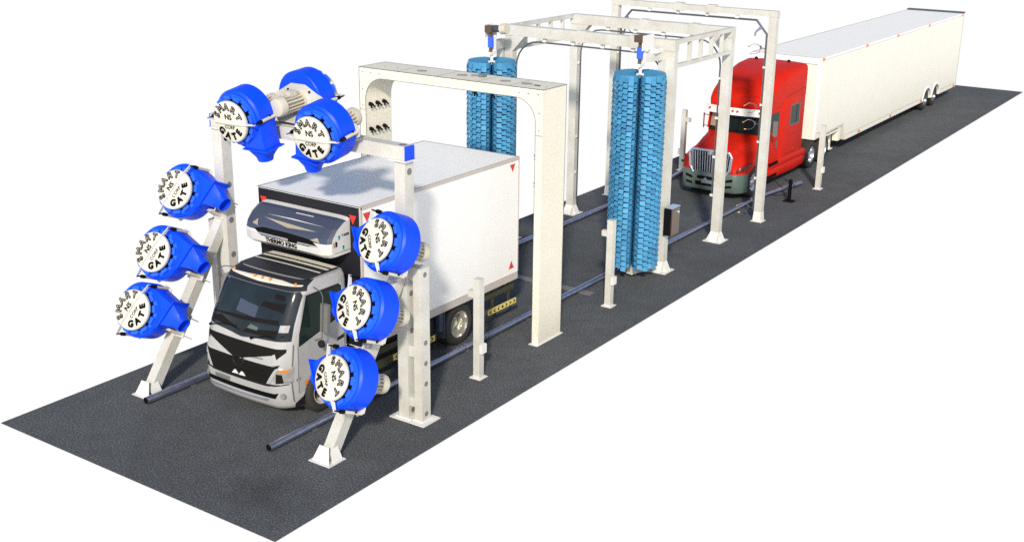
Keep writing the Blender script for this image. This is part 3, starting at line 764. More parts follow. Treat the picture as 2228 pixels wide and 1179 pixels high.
# chassis
b=MB(); b.bx(-1.0,-.8,3.6,11.0,.62,.86); b.bx(.25,.45,3.6,11.0,.62,.86)
for y in (5.6,7.2,9.6,10.9): b.bx(-1.5,.95,y,y+.1,.87,1.06)
b.bx(-.9,.9,6.0,7.6,.5,.86); b.bx(.5,1.1,7.4,7.9,.55,.95)
b.build('chassis','trim',t)
b=MB(); b.cyl((-1.4,8.93,.5),(.9,8.93,.5),.1,n=12); b.cyl((-1.3,4.35,.45),(.8,4.35,.45),.07,n=12); b.build('axle','trim',t)
b=MB(); b.bx(.99,1.1,8.15,8.30,.55,1.0); b.bx(.62,1.12,8.30,8.33,.35,1.05); b.build('mudguard','navy',t)
def chevron_panel(y0,y1,z0,z1,x,name='chevron_board'):
    b=MB(); b.bx(x,x+.025,y0,y1,z0,z1); p=b.build(name,'yellow',t)
    b=MB(); n=7; w_=(y1-y0)/n; h=(z1-z0); zc=(z0+z1)/2
    for k in range(n):
        yc=y0+(k+.5)*w_; a=w_*.30; xx=x+.0275; hh=h*.34
        if k==3: b.prism([(xx,yc-a,zc),(xx,yc,zc-hh),(xx,yc+a,zc),(xx,yc,zc+hh)],(.002,0,0))
        else:
            s2=1 if k<3 else -1
            for s3 in (1,-1): b.prism([(xx,yc-s2*a,zc),(xx,yc+s2*a*.4,zc+s3*hh),(xx,yc+s2*a*1.2,zc+s3*hh),(xx,yc-s2*a*.1,zc)],(.002,0,0))
    b.build('chevrons','ink',p)
chevron_panel(10.06,11.27,.395,.535,1.12)
chevron_panel(6.55,8.05,.37,.51,1.02)
b=MB(); b.bx(1.08,1.115,10.02,11.25,.36,.40); b.bx(1.06,1.11,9.98,11.22,.80,.93)
for y in (10.3,11.0): b.bx(1.04,1.08,y,y+.07,.40,1.06)
b.bx(.98,1.015,5.5,8.15,.34,.52); b.bx(.96,1.01,5.5,7.6,.66,.80)
for y in (5.8,7.3): b.bx(.94,.98,y,y+.07,.52,1.06)
b.build('side_guard','olive',t)
for sd_,xx in ((1,.96),(-1,-1.54)):
    wheel('wheel',(xx,8.93,.515),.515,.30,t,sd_,.33,.24,lugs=True)
    wheel('wheel',(xx-sd_*.32,8.93,.515),.515,.28,t,sd_,.33,.1,lugs=False)
    wheel('wheel',(xx-sd_*.06,4.30,.47),.47,.26,t,sd_,.29,.10,'motor')

# cab
LEAN[0]=.075
CXC=-.305
ST=[(.24,3.50,1.16),(.30,3.30,1.22),(.40,3.23,1.245),(.85,3.19,1.255),(1.25,3.21,1.25),(1.72,3.29,1.23),(2.08,3.41,1.205),(2.48,3.60,1.17),(2.70,3.72,1.145),(2.80,3.85,1.12),(2.88,4.07,1.06)]
def stz(z):
    z=max(z,ST[0][0])
    for a,b_ in zip(ST,ST[1:]):
        if z<=b_[0]:
            k=(z-a[0])/(b_[0]-a[0]); return a[1]+(b_[1]-a[1])*k, a[2]+(b_[2]-a[2])*k
    return ST[-1][1],ST[-1][2]
def fy(x,z):
    yf,hw=stz(z); u=min(.9999,abs(x-CXC)/hw)
    return yf+.09*u*u+.25*max(0,(u-.70)/.30)**2.2
def cab_ring(z,rear=5.18):
    yf,hw=stz(z); R=[]
    for k in range(33):
        u=-1+2*k/32; u=math.copysign(abs(u)**.7,u); R.append(Vector((CXC+u*hw,fy(CXC+u*hw*.99999,z),z)))
    rr=.10
    R.append(Vector((CXC+hw,rear-rr,z))); R.append(Vector((CXC+hw-.03,rear-.03,z))); R.append(Vector((CXC+hw-rr,rear,z)))
    R.append(Vector((CXC-hw+rr,rear,z))); R.append(Vector((CXC-hw+.03,rear-.03,z))); R.append(Vector((CXC-hw,rear-rr,z)))
    return R
zs=[.24,.27,.30,.35,.40,.6,.85,1.05,1.25,1.5,1.72,1.9,2.08,2.28,2.48,2.59,2.70,2.75,2.80,2.84,2.88]
b=MB(); b.loft([cab_ring(z) for z in zs],0,(True,False),True)
tp=cab_ring(2.88); cen=Vector((CXC,4.7,2.91))
inner=[cen+(p-cen)*.55+Vector((0,0,.028)) for p in tp]
inner2=[Vector((v.x,v.y,2.907)) for v in inner]
b.loft([tp,inner2],0,(False,True),True)
cab=b.build('cab','cab',t,60)
def fpatch(poly,off=.006,nx=14,nz=10):
    """patch on the cab front; poly: (x,z) outline, single span per height"""
    zz=sorted(set(z for _,z in poly)); z0,z1=zz[0],zz[-1]
    lv=sorted(set([z0+(z1-z0)*k/nz for k in range(nz+1)]+zz)); rows=[]
    for z in lv:
        q=min(max(z,z0+1e-5),z1-1e-5); xs=[]
        for (xa,za),(xb,zb) in zip(poly,poly[1:]+poly[:1]):
            if (za<=q<zb) or (zb<=q<za): xs.append(xa+(xb-xa)*(q-za)/(zb-za))
        xs.sort(); a,c=xs[0],xs[-1]; row=[]
        for k in range(nx+1):
            x=a+(c-a)*k/nx; e=.004
            dydx=(fy(x+e,z)-fy(x-e,z))/(2*e); dydz=(fy(x,z+e)-fy(x,z-e))/(2*e)
            n=Vector((dydx,-1,dydz)).normalized(); row.append(Vector((x,fy(x,z),z))+n*off)
        rows.append(row)
    b=MB(); b.loft(rows,0,(False,False),True,closed=False); return b
def ov(b,o): b.v+=o.v; return b
def mir(p): return [(2*CXC-x,z) for x,z in p][::-1]
X0=CXC
WS=[(X0-1.16,1.79),(X0,1.70),(X0+1.16,1.77),(X0+1.09,2.64),(X0+1.04,2.71),(X0-1.04,2.71),(X0-1.09,2.64)]
ws=fpatch(WS,.008,26,14).build('windshield','glass',t,80)
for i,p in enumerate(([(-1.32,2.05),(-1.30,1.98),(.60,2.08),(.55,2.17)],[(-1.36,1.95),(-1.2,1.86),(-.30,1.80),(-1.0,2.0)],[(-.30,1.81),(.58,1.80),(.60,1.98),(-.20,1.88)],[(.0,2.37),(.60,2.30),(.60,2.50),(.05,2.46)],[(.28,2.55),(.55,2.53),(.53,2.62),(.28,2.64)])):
    fpatch(p,.012,14,4).build('reflection_strip','tint',ws)  # dark reflections in the glass, modelled as black strips on the windshield
fpatch([(-.62,2.16),(-.05,2.12),(-.05,2.34),(-.60,2.40)],.011,6,3).build('seat_view','navy',ws)
fpatch([(-.2,1.90),(.08,1.89),(.1,1.96),(-.12,1.99)],.0115,4,2).build('dash_card','green',ws)
fpatch([(.62,1.95),(.78,1.95),(.78,2.09),(.62,2.09)],.011,3,2).build('permit_card','lamp',ws)
# panels and graphics
fr=fpatch([(X0-1.12,1.20),(X0-.98,.88),(X0-.8,.84),(X0+.66,.84),(X0+.80,.87),(X0+1.06,1.29),(X0+.92,1.26),(X0-1.10,1.24)],.008,26,10).build('grille','tint',t)
fpatch([(X0-1.10,1.615),(X0-.98,1.53),(X0-.16,1.245),(X0-.0,1.245),(X0+.86,1.47),(X0+1.10,1.62),(X0+.9,1.622),(X0-.9,1.622)],.006,26,10).build('front_decal','tint',t)
fpatch([(X0+.98,1.40),(X0+1.12,1.55),(X0+1.12,1.62),(X0+.90,1.60)],.007,6,4).build('front_decal','tint',t)
fpatch([(X0-.98,1.44),(X0-1.12,1.55),(X0-1.14,1.63),(X0-.90,1.60)],.007,6,4).build('front_decal','tint',t)
for s_ in (1,-1):
    hl=[(X0+.98,.88),(X0+1.255,.90),(X0+1.25,1.24),(X0+1.0,1.22),(X0+.92,1.0)]
    if s_<0: hl=mir(hl)
    h=fpatch(hl,.010,10,6).build('headlight','lamp',t,80)
    q=[(X0+1.0,.89),(X0+1.13,.90),(X0+1.10,1.08),(X0+1.0,1.1)]; q2=[(X0+1.05,1.12),(X0+1.19,1.13),(X0+1.18,1.19),(X0+1.05,1.18)]
    if s_<0: q,q2=mir(q),mir(q2)
    fpatch(q,.014,5,4).build('reflector','tint',h); fpatch(q2,.014,5,3).build('indicator','amber',h)
    vs=[(X0+.78,.86),(X0+.88,.87),(X0+1.02,1.20),(X0+.98,1.21)]
    if s_<0: vs=mir(vs)
    fpatch(vs,.012,3,6).build('chrome_blade','cab',fr)
for xx in (X0-.08,X0+.12): fpatch([(xx-.10,.88),(xx+.10,.89),(xx+.02,.97),(xx-.02,.97)],.012,3,4).build('badge','plate',fr)
b=MB(); 
for k in range(24):
    a=2*PI*k/24; a2=2*PI*(k+1)/24; pts=[]
    for aa in (a,a2):
        x=X0+.02+.15*math.cos(aa); z=1.20+.10*math.sin(aa); pts.append(Vector((x,fy(x,z)-.02,z)))
    b.cyl(pts[0],pts[1],.016,n=6)
b.build('emblem','trim',fr)
for z in (1.0,1.1): fpatch([(X0-.72,z),(X0+.70,z),(X0+.72,z+.035),(X0-.74,z+.035)],.011,16,2).build('grille_bar','black',fr)
for s_ in (1,-1):
    p=[(X0+.40,1.30),(X0+.68,1.31),(X0+.68,1.36),(X0+.40,1.35)]
fpatch([(X0+.30,1.325),(X0+.66,1.345),(X0+.64,1.375),(X0+.32,1.36)],.004,8,2).build('script_badge','grey',t)
fpatch([(X0+1.222,.36),(X0+1.238,.36),(X0+1.240,1.0),(X0+1.236,1.25),(X0+1.205,1.7),(X0+1.188,1.7),(X0+1.220,1.25),(X0+1.224,1.0)],.006,2,10).build('corner_seam','edge',t)
bp=fpatch([(X0-1.08,.635),(X0-1.04,.515),(X0+.96,.54),(X0+1.03,.67)],.008,24,6).build('bumper_grille','ink',t)
fpatch([(X0-.92,.425),(X0+.76,.45),(X0+.80,.515),(X0-.95,.495)],.016,24,3).build('bumper_bar','chrome',t,80)
fpatch([(X0-.74,.64),(X0-.28,.66),(X0-.28,.76),(X0-.74,.74)],.012,6,3).build('number_plate','grey',t)
fpatch([(X0-1.18,.84),(X0-.8,.80),(X0+.8,.80),(X0+1.2,.86),(X0+1.2,.88),(X0+.8,.83),(X0-.8,.83),(X0-1.18,.87)],.007,26,3).build('bumper_seam','trim',t)
for s_ in (1,-1):
    x=X0+s_*1.10; z=.60; y=fy(x,z); n=Vector((s_*.35,-1,0)).normalized(); b=MB(); b.cyl(Vector((x,y,z)),Vector((x,y,z))+n*.02,.065,n=20); b.cyl(Vector((x,y,z))+n*.02,Vector((x,y,z))+n*.026,.05,n=20,m=1); b.build('fog_light',['grey','lamp'],t)
# wipers
b=MB()
for x0,x1 in ((-1.28,-.5),(.0,.75)):
    p=[Vector((x,fy(x,z)-.03,z)) for x,z in ((x0,1.74),(x0+.08,1.76),((x0+x1)/2,1.84),(x1,1.88))]
    b.tube(p,.012,6)
    b.cyl(p[0]+Vector((0,.03,0)),p[0]-Vector((0,.02,0)),.03,n=8)
b.build('wiper','black',t)
# roof: dark skin with light ribs
def rfz(x,y):
    u=min(1,abs(x-CXC)/.98); return 2.913-.012*u*u
def roofpatch(poly_y0,poly_y1,off,x0,x1,n=16):
    rows=[]
    for k in range(5):
        f=k/4; rows.append([Vector((x0+(x1-x0)*j/n,(poly_y0(x0+(x1-x0)*j/n))*(1-f)+poly_y1(x0+(x1-x0)*j/n)*f,0)) for j in range(n+1)])
    for r in rows:
        for v in r: v.z=rfz(v.x,v.y)+off
    b=MB(); b.loft(rows,0,(False,False),True,closed=False); return b
rp=fpatch([(X0-1.11,2.715),(X0+1.11,2.715),(X0+1.02,2.879),(X0-1.02,2.879)],.006,24,6); rp.build('roof_front','roofblk',t,80)
roofpatch(lambda x:4.08+.1*((x-CXC)/1.)**2+.0,lambda x:5.10,.004,X0-.98,X0+.98).build('roof_panel','roofblk',t)
for y0,y1 in ((4.80,4.89),(4.96,5.12),(4.58,4.635)):
    roofpatch(lambda x:y0,lambda x:y1,.012,X0-.95,X0+.93).build('roof_rib','cap',t)
fpatch([(X0-1.0,2.785),(X0-.1,2.765),(X0+.1,2.765),(X0+1.0,2.79),(X0+1.01,2.805),(X0+.5,2.832),(X0,2.832),(X0-.98,2.802)],.012,24,5).build('roof_visor_trim','cap',t)
for x in (X0-.90,X0-.2,X0+.02,X0+.24,X0+.88):
    z=2.815; b=MB(); y=fy(x,z); b.lathe([(.034,0),(.034,.02),(.024,.045),(.0001,.052)],10,frame((x,y-.02,z),(1,0,0),(0,1,0),(0,0,1))); b.build('marker_light','amber',t)
# side panels
def sx_(z): return CXC+stz(z)[1]
def spatch(poly,off,n=8,sd_=1):
    zz=sorted(set(z for _,z in poly)); z0,z1=zz[0],zz[-1]; rows=[]
    for z in sorted(set([z0+(z1-z0)*k/n for k in range(n+1)]+zz)):
        q=min(max(z,z0+1e-5),z1-1e-5); xs=[]
        for (ya,za),(yb,zb) in zip(poly,poly[1:]+poly[:1]):
            if (za<=q<zb) or (zb<=q<za): xs.append(ya+(yb-ya)*(q-za)/(zb-za))
        xs.sort(); xx=CXC+sd_*(stz(z)[1]+off); rows.append([Vector((xx,xs[0],z)),Vector((xx,(xs[0]+xs[-1])/2,z)),Vector((xx,xs[-1],z))])
    b=MB(); b.loft(rows,0,(False,False),True,closed=False); return b
for sd_ in (1,-1):
    dr=spatch([(3.66,.60),(3.64,1.62),(3.90,2.68),(4.98,2.66),(5.04,2.5),(5.04,.62)],.004,10,sd_).build('door','cab',t)
    spatch([(3.72,1.66),(3.74,1.88),(3.98,2.61),(4.88,2.61),(4.95,2.56),(4.93,1.98)],.010,10,sd_).build('window','glass2',dr)
    spatch([(3.68,1.62),(3.70,1.88),(3.95,2.65),(4.91,2.65),(4.99,2.58),(4.97,1.94)],.007,10,sd_).build('window_seal','trim',dr)
    b=spatch([(4.80,1.40),(4.84,1.47),(5.02,1.50),(5.02,1.42)],.012,3,sd_); b.build('handle','trim',dr)
    for ya,yb,za,zb in ((3.655,3.668,.6,1.62),(5.035,5.048,.6,2.5)):
        spatch([(ya,za),(yb,za),(yb,zb),(ya,zb)],.006,4,sd_).build('seam','edge',dr)
    spatch([(3.55,.30),(3.55,.42),(4.05,.60),(5.1,.60),(5.1,.50),(4.95,.30)],.006,4,sd_).build('step_panel','trim',t)
    spatch([(3.84,.73),(4.02,.73),(4.02,.82),(3.84,.82)],.012,2,sd_).build('side_indicator','amber',t)
    spatch([(4.04,.385),(4.1,.385),(4.1,.445),(4.04,.445)],.012,2,sd_).build('side_marker','amber',t)
    # wheel well
    pts=[(4.30+.52*math.cos(PI*k/12),.44+.52*math.sin(PI*k/12)*.62) for k in range(13)]
    b=MB(); xx=CXC+sd_*(stz(.5)[1]+.009); b.prism([(xx,y,max(z,.10)) for y,z in pts],(sd_*.003,0,0)); b.build('wheel_well','ink',t)
    # mirrors
    mx=CXC+sd_*1.50
    b=MB(); b.tube([(CXC+sd_*1.12,4.2,2.76),(mx-sd_*.1,4.12,2.74),(mx-.02,4.10,2.66),(mx-.02,4.10,1.74),(CXC+sd_*1.22,4.15,1.62)],.012,8); arm=b.build('mirror_arm','edge',t)
    b=MB(); wm=.10 if sd_>0 else .16; b.bx(mx-wm,mx+wm,4.12,4.20,1.88,2.46); b.bx(mx-wm-.01,mx+wm+.01,4.135,4.195,1.86,2.48); b.build('mirror','grey',arm)
    b=MB(); b.lathe([(.0001,-.03),(.06,-.025),(.085,0),(.08,.05),(.0001,.07)],14,frame((mx-.02,4.11,1.62),(1,0,0),(0,0,1),(0,-1,0))); b.build('round_mirror','trim',arm)
T6=frame((CXC+stz(.92)[1]+.008,3.66,.92),(0,1,0),(0,0,1),(1,0,0)); b=MB(); b.text('616',.09,T6,0,.003); b.build('door_lettering','grey',t)
LEAN[0]=0.
# refrigeration unit
def reef(y,z): return y,z
prof=[(y_,3.17+(z_-3.06)*.80) for y_,z_ in ((5.385,3.06),(4.82,3.06),(4.72,3.16),(4.70,3.40),(4.76,3.60),(4.93,3.82),(5.15,3.97),(5.385,4.05))]
b=MB(); rings=[]
RX=[(-1.58,.80),(-1.50,.93),(-1.32,1.),(.70,1.),(.84,.95),(.92,.84)]
cy_,cz_=5.385,3.55
for x,k in RX: rings.append([Vector((x,cy_+(y-cy_)*k,cz_+(z-cz_)*(.5+.5*k))) for y,z in prof])
b.loft(rings,0,(True,True),False); ru=b.build('refrigeration_unit','reefw',t)
def rpatch(pts_xu,off,n=10):
    """pts given as (x, s) with s = index along the profile (float)"""
    def at(s):
        i=min(int(s),len(prof)-2); f=s-i; y=prof[i][0]*(1-f)+prof[i+1][0]*f; z=prof[i][1]*(1-f)+prof[i+1][1]*f
        dy=prof[i+1][0]-prof[i][0]; dz=prof[i+1][1]-prof[i][1]; n_=Vector((0,-dz,dy)).normalized()
        return y,z,n_
    ss=sorted(set(s for _,s in pts_xu)); s0,s1=ss[0],ss[-1]; rows=[]
    lv=sorted(set([s0+(s1-s0)*k/n for k in range(n+1)]+ss+[float(i) for i in range(8) if s0<i<s1]))
    for s in lv:
        q=min(max(s,s0+1e-5),s1-1e-5); xs=[]
        for (xa,sa),(xb,sb) in zip(pts_xu,pts_xu[1:]+pts_xu[:1]):
            if (sa<=q<sb) or (sb<=q<sa): xs.append(xa+(xb-xa)*(q-sa)/(sb-sa))
        xs.sort(); y,z,n_=at(s); m_=8
        rows.append([Vector((xs[0]+(xs[-1]-xs[0])*k/m_,y,z))+n_*off for k in range(m_+1)])
    b=MB(); b.loft(rows,0,(False,False),False,closed=False); return b
rr=[]
for R_ in rings:
    pp=[R_[3].lerp(R_[4],.3),R_[4],R_[5],R_[6].lerp(R_[7],.3)]
    if True: pp=[R_[3].lerp(R_[4],.3),R_[4],R_[5],R_[6],R_[6].lerp(R_[7],.45)]
    rr.append([p+(p-Vector((p.x,5.1,3.4))).normalized()*.004 for p in pp])
b=MB(); b.loft(rr,0,(False,False),False,closed=False); b.build('dark_hood','navy',ru)
rpatch([(-1.22,3.40),(-1.0,2.70),(.36,2.70),(.62,2.95),(.42,3.55),(-.2,3.72),(-.95,3.75)],.009).build('grille','ink',ru)
rpatch([(-1.05,4.75),(-.30,4.22),(.52,4.45),(-.30,4.62)],.010).build('beige_decal','beige',ru)
rpatch([(-1.05,5.10),(.66,5.02),(-.3,5.17)],.010).build('white_decal','white_ink',ru)
rpatch([(-.35,5.85),(.15,5.85),(.15,5.92),(-.35,5.92)],.010).build('white_decal','white_ink',ru)
for p in ([(-1.3,4.0),(-1.12,3.8),(-1.2,4.5)],[(.40,3.5),(.68,3.4),(.60,3.95)]): rpatch(p,.012).build('beige_decal','beige',ru)
rpatch([(-1.0,2.80),(-.2,2.80),(-.2,3.02),(-1.1,3.02)],.012).build('light_panel','lamp',ru)
rpatch([(.05,2.78),(.62,2.85),(.66,2.98),(.08,2.98)],.012).build('light_panel','lamp',ru)
rpatch([(-1.25,1.35),(.66,1.45),(.3,1.85),(-.8,1.9)],.006).build('lower_slot','ink',ru)
n3=Vector((0,-.24,-.02)).normalized()
T3=frame((-.42,4.713,3.315),(1,0,0),(0,-.083,.9965),n3)@Matrix.Translation((0,0,.014))
b=MB(); b.text('THERMO KING',.135,T3,0,.006); b.build('lettering','ink',ru)
# side of the unit
xs_=.925
def sidebox(y0,y1,z0,z1,m,name,d=.012): b=MB(); b.bx(xs_-.004,xs_+d,y0,y1,z0,z1); b.build(name,m,ru)
sidebox(5.00,5.05,3.56,3.64,'cyan','badge'); sidebox(5.12,5.17,3.32,3.40,'cyan','badge',.012)
for y,z in ((5.025,3.60),(5.145,3.36)):
    b=MB(); b.text('T',.075,frame((xs_+.0145,y,z),(0,1,0),(0,0,1),(1,0,0)),0,.005); b.build('badge_letter','ink',ru)
b=MB(); b.text('T-600R',.075,frame((xs_+.006,5.23,3.62),(0,1,0),(0,0,1),(1,0,0)),0,.002); b.build('side_lettering','ink',ru)
sidebox(4.92,4.965,3.42,3.52,'ink','latch'); sidebox(4.86,4.915,3.42,3.50,'tan','latch')
b=MB(); b.bx(xs_-.004,xs_+.004,4.90,5.38,3.27,3.282); b.build('panel_joint','tan',ru)

# ------------------------------------------------------------------ red tractor
TX=-.05
t=thing('semi_tractor','red long-nosed sleeper tractor with chrome grille, waiting behind the gantry','semi truck',(TX,28,0))
FWY=26.20
def mirx(half): return [Vector((TX+x,y,z)) for x,y,z in half]+[Vector((TX-x,y,z)) for x,y,z in half[::-1]]
def arch_z(y,base=.82):
    d=abs(y-FWY); return .53+math.sqrt(.66**2-d*d) if d<.60 else base
HS=[ # y, a(hood half), zt, w(fender half), zf
 (25.10,.80,1.66,.90,.98),(25.16,.80,1.72,1.02,1.08),(25.30,.80,1.78,1.13,1.20),(25.5,.80,1.84,1.20,1.33),(25.75,.82,1.90,1.235,1.45),(26.0,.86,1.95,1.25,1.52),(26.2,.89,1.99,1.25,1.55),(26.4,.93,2.00,1.25,1.56),(26.6,.97,2.02,1.25,1.58),(26.8,1.02,2.04,1.24,1.60),(27.0,1.07,2.05,1.23,1.63),(27.15,1.1,2.05,1.22,1.66)]
rings=[]
for y,a,zt,w_,zf in HS:
    zb=arch_z(y)
    half=[(0,y,zt+.03),(a*.5,y,zt+.02),(a*.85,y,zt-.02),(a*.98,y,zt-.10),(a+(w_-a)*.12,y,zf+(zt-zf)*.45),(a+(w_-a)*.35,y,zf+(zt-zf)*.12),(a+(w_-a)*.7,y,zf),(w_-.03,y,zf-.06),(w_,y,max(zf-.18,zb+.02)),(w_,y,zb)]
    rings.append(mirx(half))
b=MB(); b.loft(rings,0,(True,True),True); hood=b.build('hood','red',t,50)
# hood creases
for s_ in (1,-1):
    b=MB(); b.tube([(TX+s_*a*.62,y,zt+.017) for y,a,zt,_,_ in HS[1:]],.004,5); b.build('hood_crease','darkred',hood)
# bumper
def bpl(u):  # u -1..1 -> plan point
    x=u*1.24; y=25.02+.10*u*u+.45*max(0,(abs(u)-.72)/.28)**2.0; return x,y
b=MB(); rings=[]
for k in range(41):
    u=-1+k/20; x,y=bpl(u); inx=.93
    prof_=[(0,.30),(-.04,.36),(-.05,.60),(-.03,.90),(.0,.96),(.10,.98),(.12,.32)]
    rings.append([Vector((TX+x*(1-.05*(dy>.05)),y+dy,z-(.06 if abs(u)<.5 and z>.8 else 0)*(1-abs(u)*2 if abs(u)<.5 else 0))) for dy,z in prof_])
b.loft(rings,0,(True,True),True); bum=b.build('bumper','green',t,45)
def bslot(u0,u1,z0,z1,z2,z3,name='air_slot',m='ink',off=.056):
    b=MB(); rows=[]
    for k in range(9):
        f=k/8; u=u0+(u1-u0)*f; x,y=bpl(u); za=z0+(z2-z0)*f; zb=z1+(z3-z1)*f
        rows.append([Vector((TX+x,y-off,za)),Vector((TX+x,y-off-.0,zb))])
    b.loft(rows,0,(False,False),False,closed=False); b.build(name,m,bum)
bslot(-.35,.35,.69,.80,.69,.80); bslot(-.40,.40,.46,.60,.46,.60)
for s_ in (1,-1):
    bslot(s_*.50,s_*.72,.66,.74,.72,.82); bslot(s_*.50,s_*.70,.46,.54,.50,.58)
b=MB(); b.bx(TX-.24,TX+.24,24.92,24.935,.56,.68); b.prism([(TX-.2,24.925,.681),(TX,24.925,.681),(TX-.1,24.925,.78)],(0,.01,0)); b.build('number_plate','chrome',bum)
# grille
gx=.73; gz0,gz1=.88,1.70; gy=25.06
b=MB()
outer=[(-gx*.86,gz0),(gx*.86,gz0),(gx*1.02,gz0+.2),(gx*1.08,gz1-.14),(gx*.95,gz1),(-gx*.95,gz1),(-gx*1.08,gz1-.14),(-gx*1.02,gz0+.2)]
b.prism([(TX+x,gy,z) for x,z in outer],(0,.12,0)); gr=b.build('grille','ink',t)
b=MB()
P_=[Vector((TX+x,gy-.01,z)) for x,z in outer]
for i in range(8):
    th_=.05 if i!=0 else .035
    b.cyl(P_[i],P_[(i+1)%8],th_,n=10)
    b.lathe([(.0001,-th_),(th_*.7,-th_*.7),(th_,0),(th_*.7,th_*.7),(.0001,th_)],10,Matrix.Translation(P_[i]))
b.build('grille_frame','chrome',gr)
b=MB()
for k in range(15):
    x=-gx*.93+k*gx*1.86/14; s_=.93 if abs(x)>.55 else 1
    b.beam((TX+x*.92,gy-.03,gz0+.05),(TX+x,gy-.03,gz1-.05),.035,.03,up=(0,1,0))
b.build('grille_bar','chrome',gr)
b=MB(); b.cyl((TX,gy-.05,gz1-.08),(TX,gy-.075,gz1-.08),.075,n=18); b.cyl((TX,gy-.075,gz1-.08),(TX,gy-.085,gz1-.08),.045,n=14); b.build('emblem','chrome',gr)
# headlights
for s_ in (1,-1):
    b=MB(); rows=[]
    pts=[(.86,25.22,1.02,1.06),(.95,25.19,1.02,1.13),(1.05,25.25,1.04,1.21),(1.13,25.34,1.07,1.27),(1.185,25.47,1.11,1.30),(1.22,25.62,1.18,1.32),(1.245,25.80,1.29,1.33)]
    for x,y,z0,z1 in pts: rows.append([Vector((TX+s_*(x+.02),y-.06,z0)),Vector((TX+s_*(x+.035),y-.055,(z0+z1)/2)),Vector((TX+s_*(x+.01),y-.02,z1))])
    b.loft(rows,0,(False,False),True,closed=False); h=b.build('headlight','darkred',t,80)
    b=MB(); b.cyl((TX+s_*1.16,25.28,1.16),(TX+s_*1.185,25.24,1.16),.05,n=14); b.build('lens','tyre',h)
# cab and sleeper
def cabring(y,hw,z0,z1,r=.12):
    half=[(0,y,z1),(hw-r,y,z1),(hw-r*.3,y,z1-r*.3),(hw,y,z1-r),(hw,y,(z0+z1)/2),(hw,y,z0)]
    return mirx(half)
b=MB(); b.loft([cabring(26.95,1.06,.86,2.02),cabring(27.1,1.10,.86,2.04)],0,(True,False),True)
b.loft([cabring(27.1,1.10,.86,2.95),cabring(28.35,1.14,.86,3.05)],0,(True,False),True)
b.loft([cabring(28.35,1.14,.86,3.05),cabring(28.5,1.20,.86,3.2),cabring(28.62,1.22,.86,3.25),cabring(30.45,1.22,.86,3.25),cabring(30.52,1.19,.9,3.22)],0,(False,True),True)
cabn=b.build('cab','red',t,45)
# roof fairing
FS=[(26.98,.94,2.95,3.06,.05),(27.0,1.03,2.90,3.26,.12),(27.09,1.08,2.9,3.42,.22),(27.28,1.12,2.9,3.63,.32),(27.6,1.14,2.9,3.86,.40),(28.1,1.17,2.9,4.03,.40),(28.7,1.20,2.9,4.13,.34),(29.4,1.215,2.9,4.23,.26),(30.2,1.225,2.9,4.26,.20),(30.45,1.225,2.9,4.25,.18),(30.52,1.20,2.95,4.21,.16)]
rings=[]
for y,hw,z0,z1,r in FS:
    half=[(0,y,z1),(hw*.5,y,z1-.01),(hw-r,y,z1-.03)]
    for k in range(1,6):
        a=k/5*PI/2; half.append((hw-r+r*math.sin(a),y,z1-.03-r*1.1*(1-math.cos(a))))
    half+=[(hw,y,max(z0,min(z1-r*1.1-.05,3.1))),(hw*.985,y,z0)]
    rings.append(mirx(half))
b=MB(); b.loft(rings,0,(True,True),True); fa=b.build('roof_fairing','red',t,50)
b=MB()
b.tube([Vector((TX+x,y-.012,z)) for x,y,z in ((-.9,27.07,3.36),(-.4,27.06,3.33),(0,27.055,3.32),(.4,27.06,3.34),(.8,27.09,3.38))],.008,5)
b.tube([(TX+1.226,28.62,3.22),(TX+1.23,29.4,3.3),(TX+1.232,30.45,3.36)],.005,5)
b.build('fairing_groove','darkred',fa)
for x in (-.75,.55):
    b=MB(); b.lathe([(.07,0),(.06,.06),(.0001,.09)],12,Matrix.Translation((TX+x,30.2,4.24))); b.build('roof_vent','ink',fa)
# windshield + visor
wsb=[(-1.0,26.96,2.07),(-.5,26.78,2.07),(0,26.74,2.075),(.5,26.78,2.07),(1.0,26.96,2.07)]
wst=[(-.96,27.08,2.86),(-.5,26.95,2.88),(0,26.92,2.88),(.5,26.95,2.88),(.96,27.08,2.86)]
b=MB(); b.loft([[Vector((TX+x,y,z)) for x,y,z in wsb],[Vector((TX+x,y,z)) for x,y,z in wst]],0,(False,False),True,closed=False)
ww=b.build('windshield','glass3',t,80)
b=MB(); b.tube([(TX-.35,26.72,2.10),(TX+.2,26.72,2.20)],.01,5); b.tube([(TX+.1,26.72,2.11),(TX+.75,26.80,2.21)],.01,5); b.build('wiper','ink',ww)
b=MB(); b.loft([[Vector((TX-.97,26.96,2.2)),Vector((TX-.72,26.86,2.2))],[Vector((TX-.94,27.06,2.8)),Vector((TX-.72,26.98,2.82))]],0,(False,False),closed=False); b.xf(Matrix.Translation((0,-.012,0))); b.build('side_curtain','tan',ww)
b=MB()
for s_ in (1,-1):
    b.beam((TX+s_*1.04,26.96,2.10),(TX+s_*1.0,27.06,2.94),.10 if s_>0 else .05,.12,up=(0,1,0))
b.build('pillar','red',t)
b=MB(); rows=[]
for k in range(13):
    u=-1+k/6; x=u*1.20+.03; y=26.60+.24*u*u
    rows.append([Vector((TX+x,y-.02,2.73)),Vector((TX+x,y+.10,2.97)),Vector((TX+x,y+.14,2.97)),Vector((TX+x,y+.02,2.73))])
b.loft(rows,0,(True,True),True); vz=b.build('sun_visor','plate',t,50)
for u in (-.82,-.02,.13,.78):
    x=u*1.20+.03; y=26.60+.24*u*u+.035; nn=Vector((0,-.9,.42)).normalized(); p=Vector((TX+x,y,2.86)); b=MB(); b.cyl(p-nn*.02,p+nn*.012,.045,n=12); b.build('marker_light','redsign',vz)
b=MB(); b.bx(TX-.95,TX+.95,27.0,27.09,2.88,2.95); b.build('header','red',t)
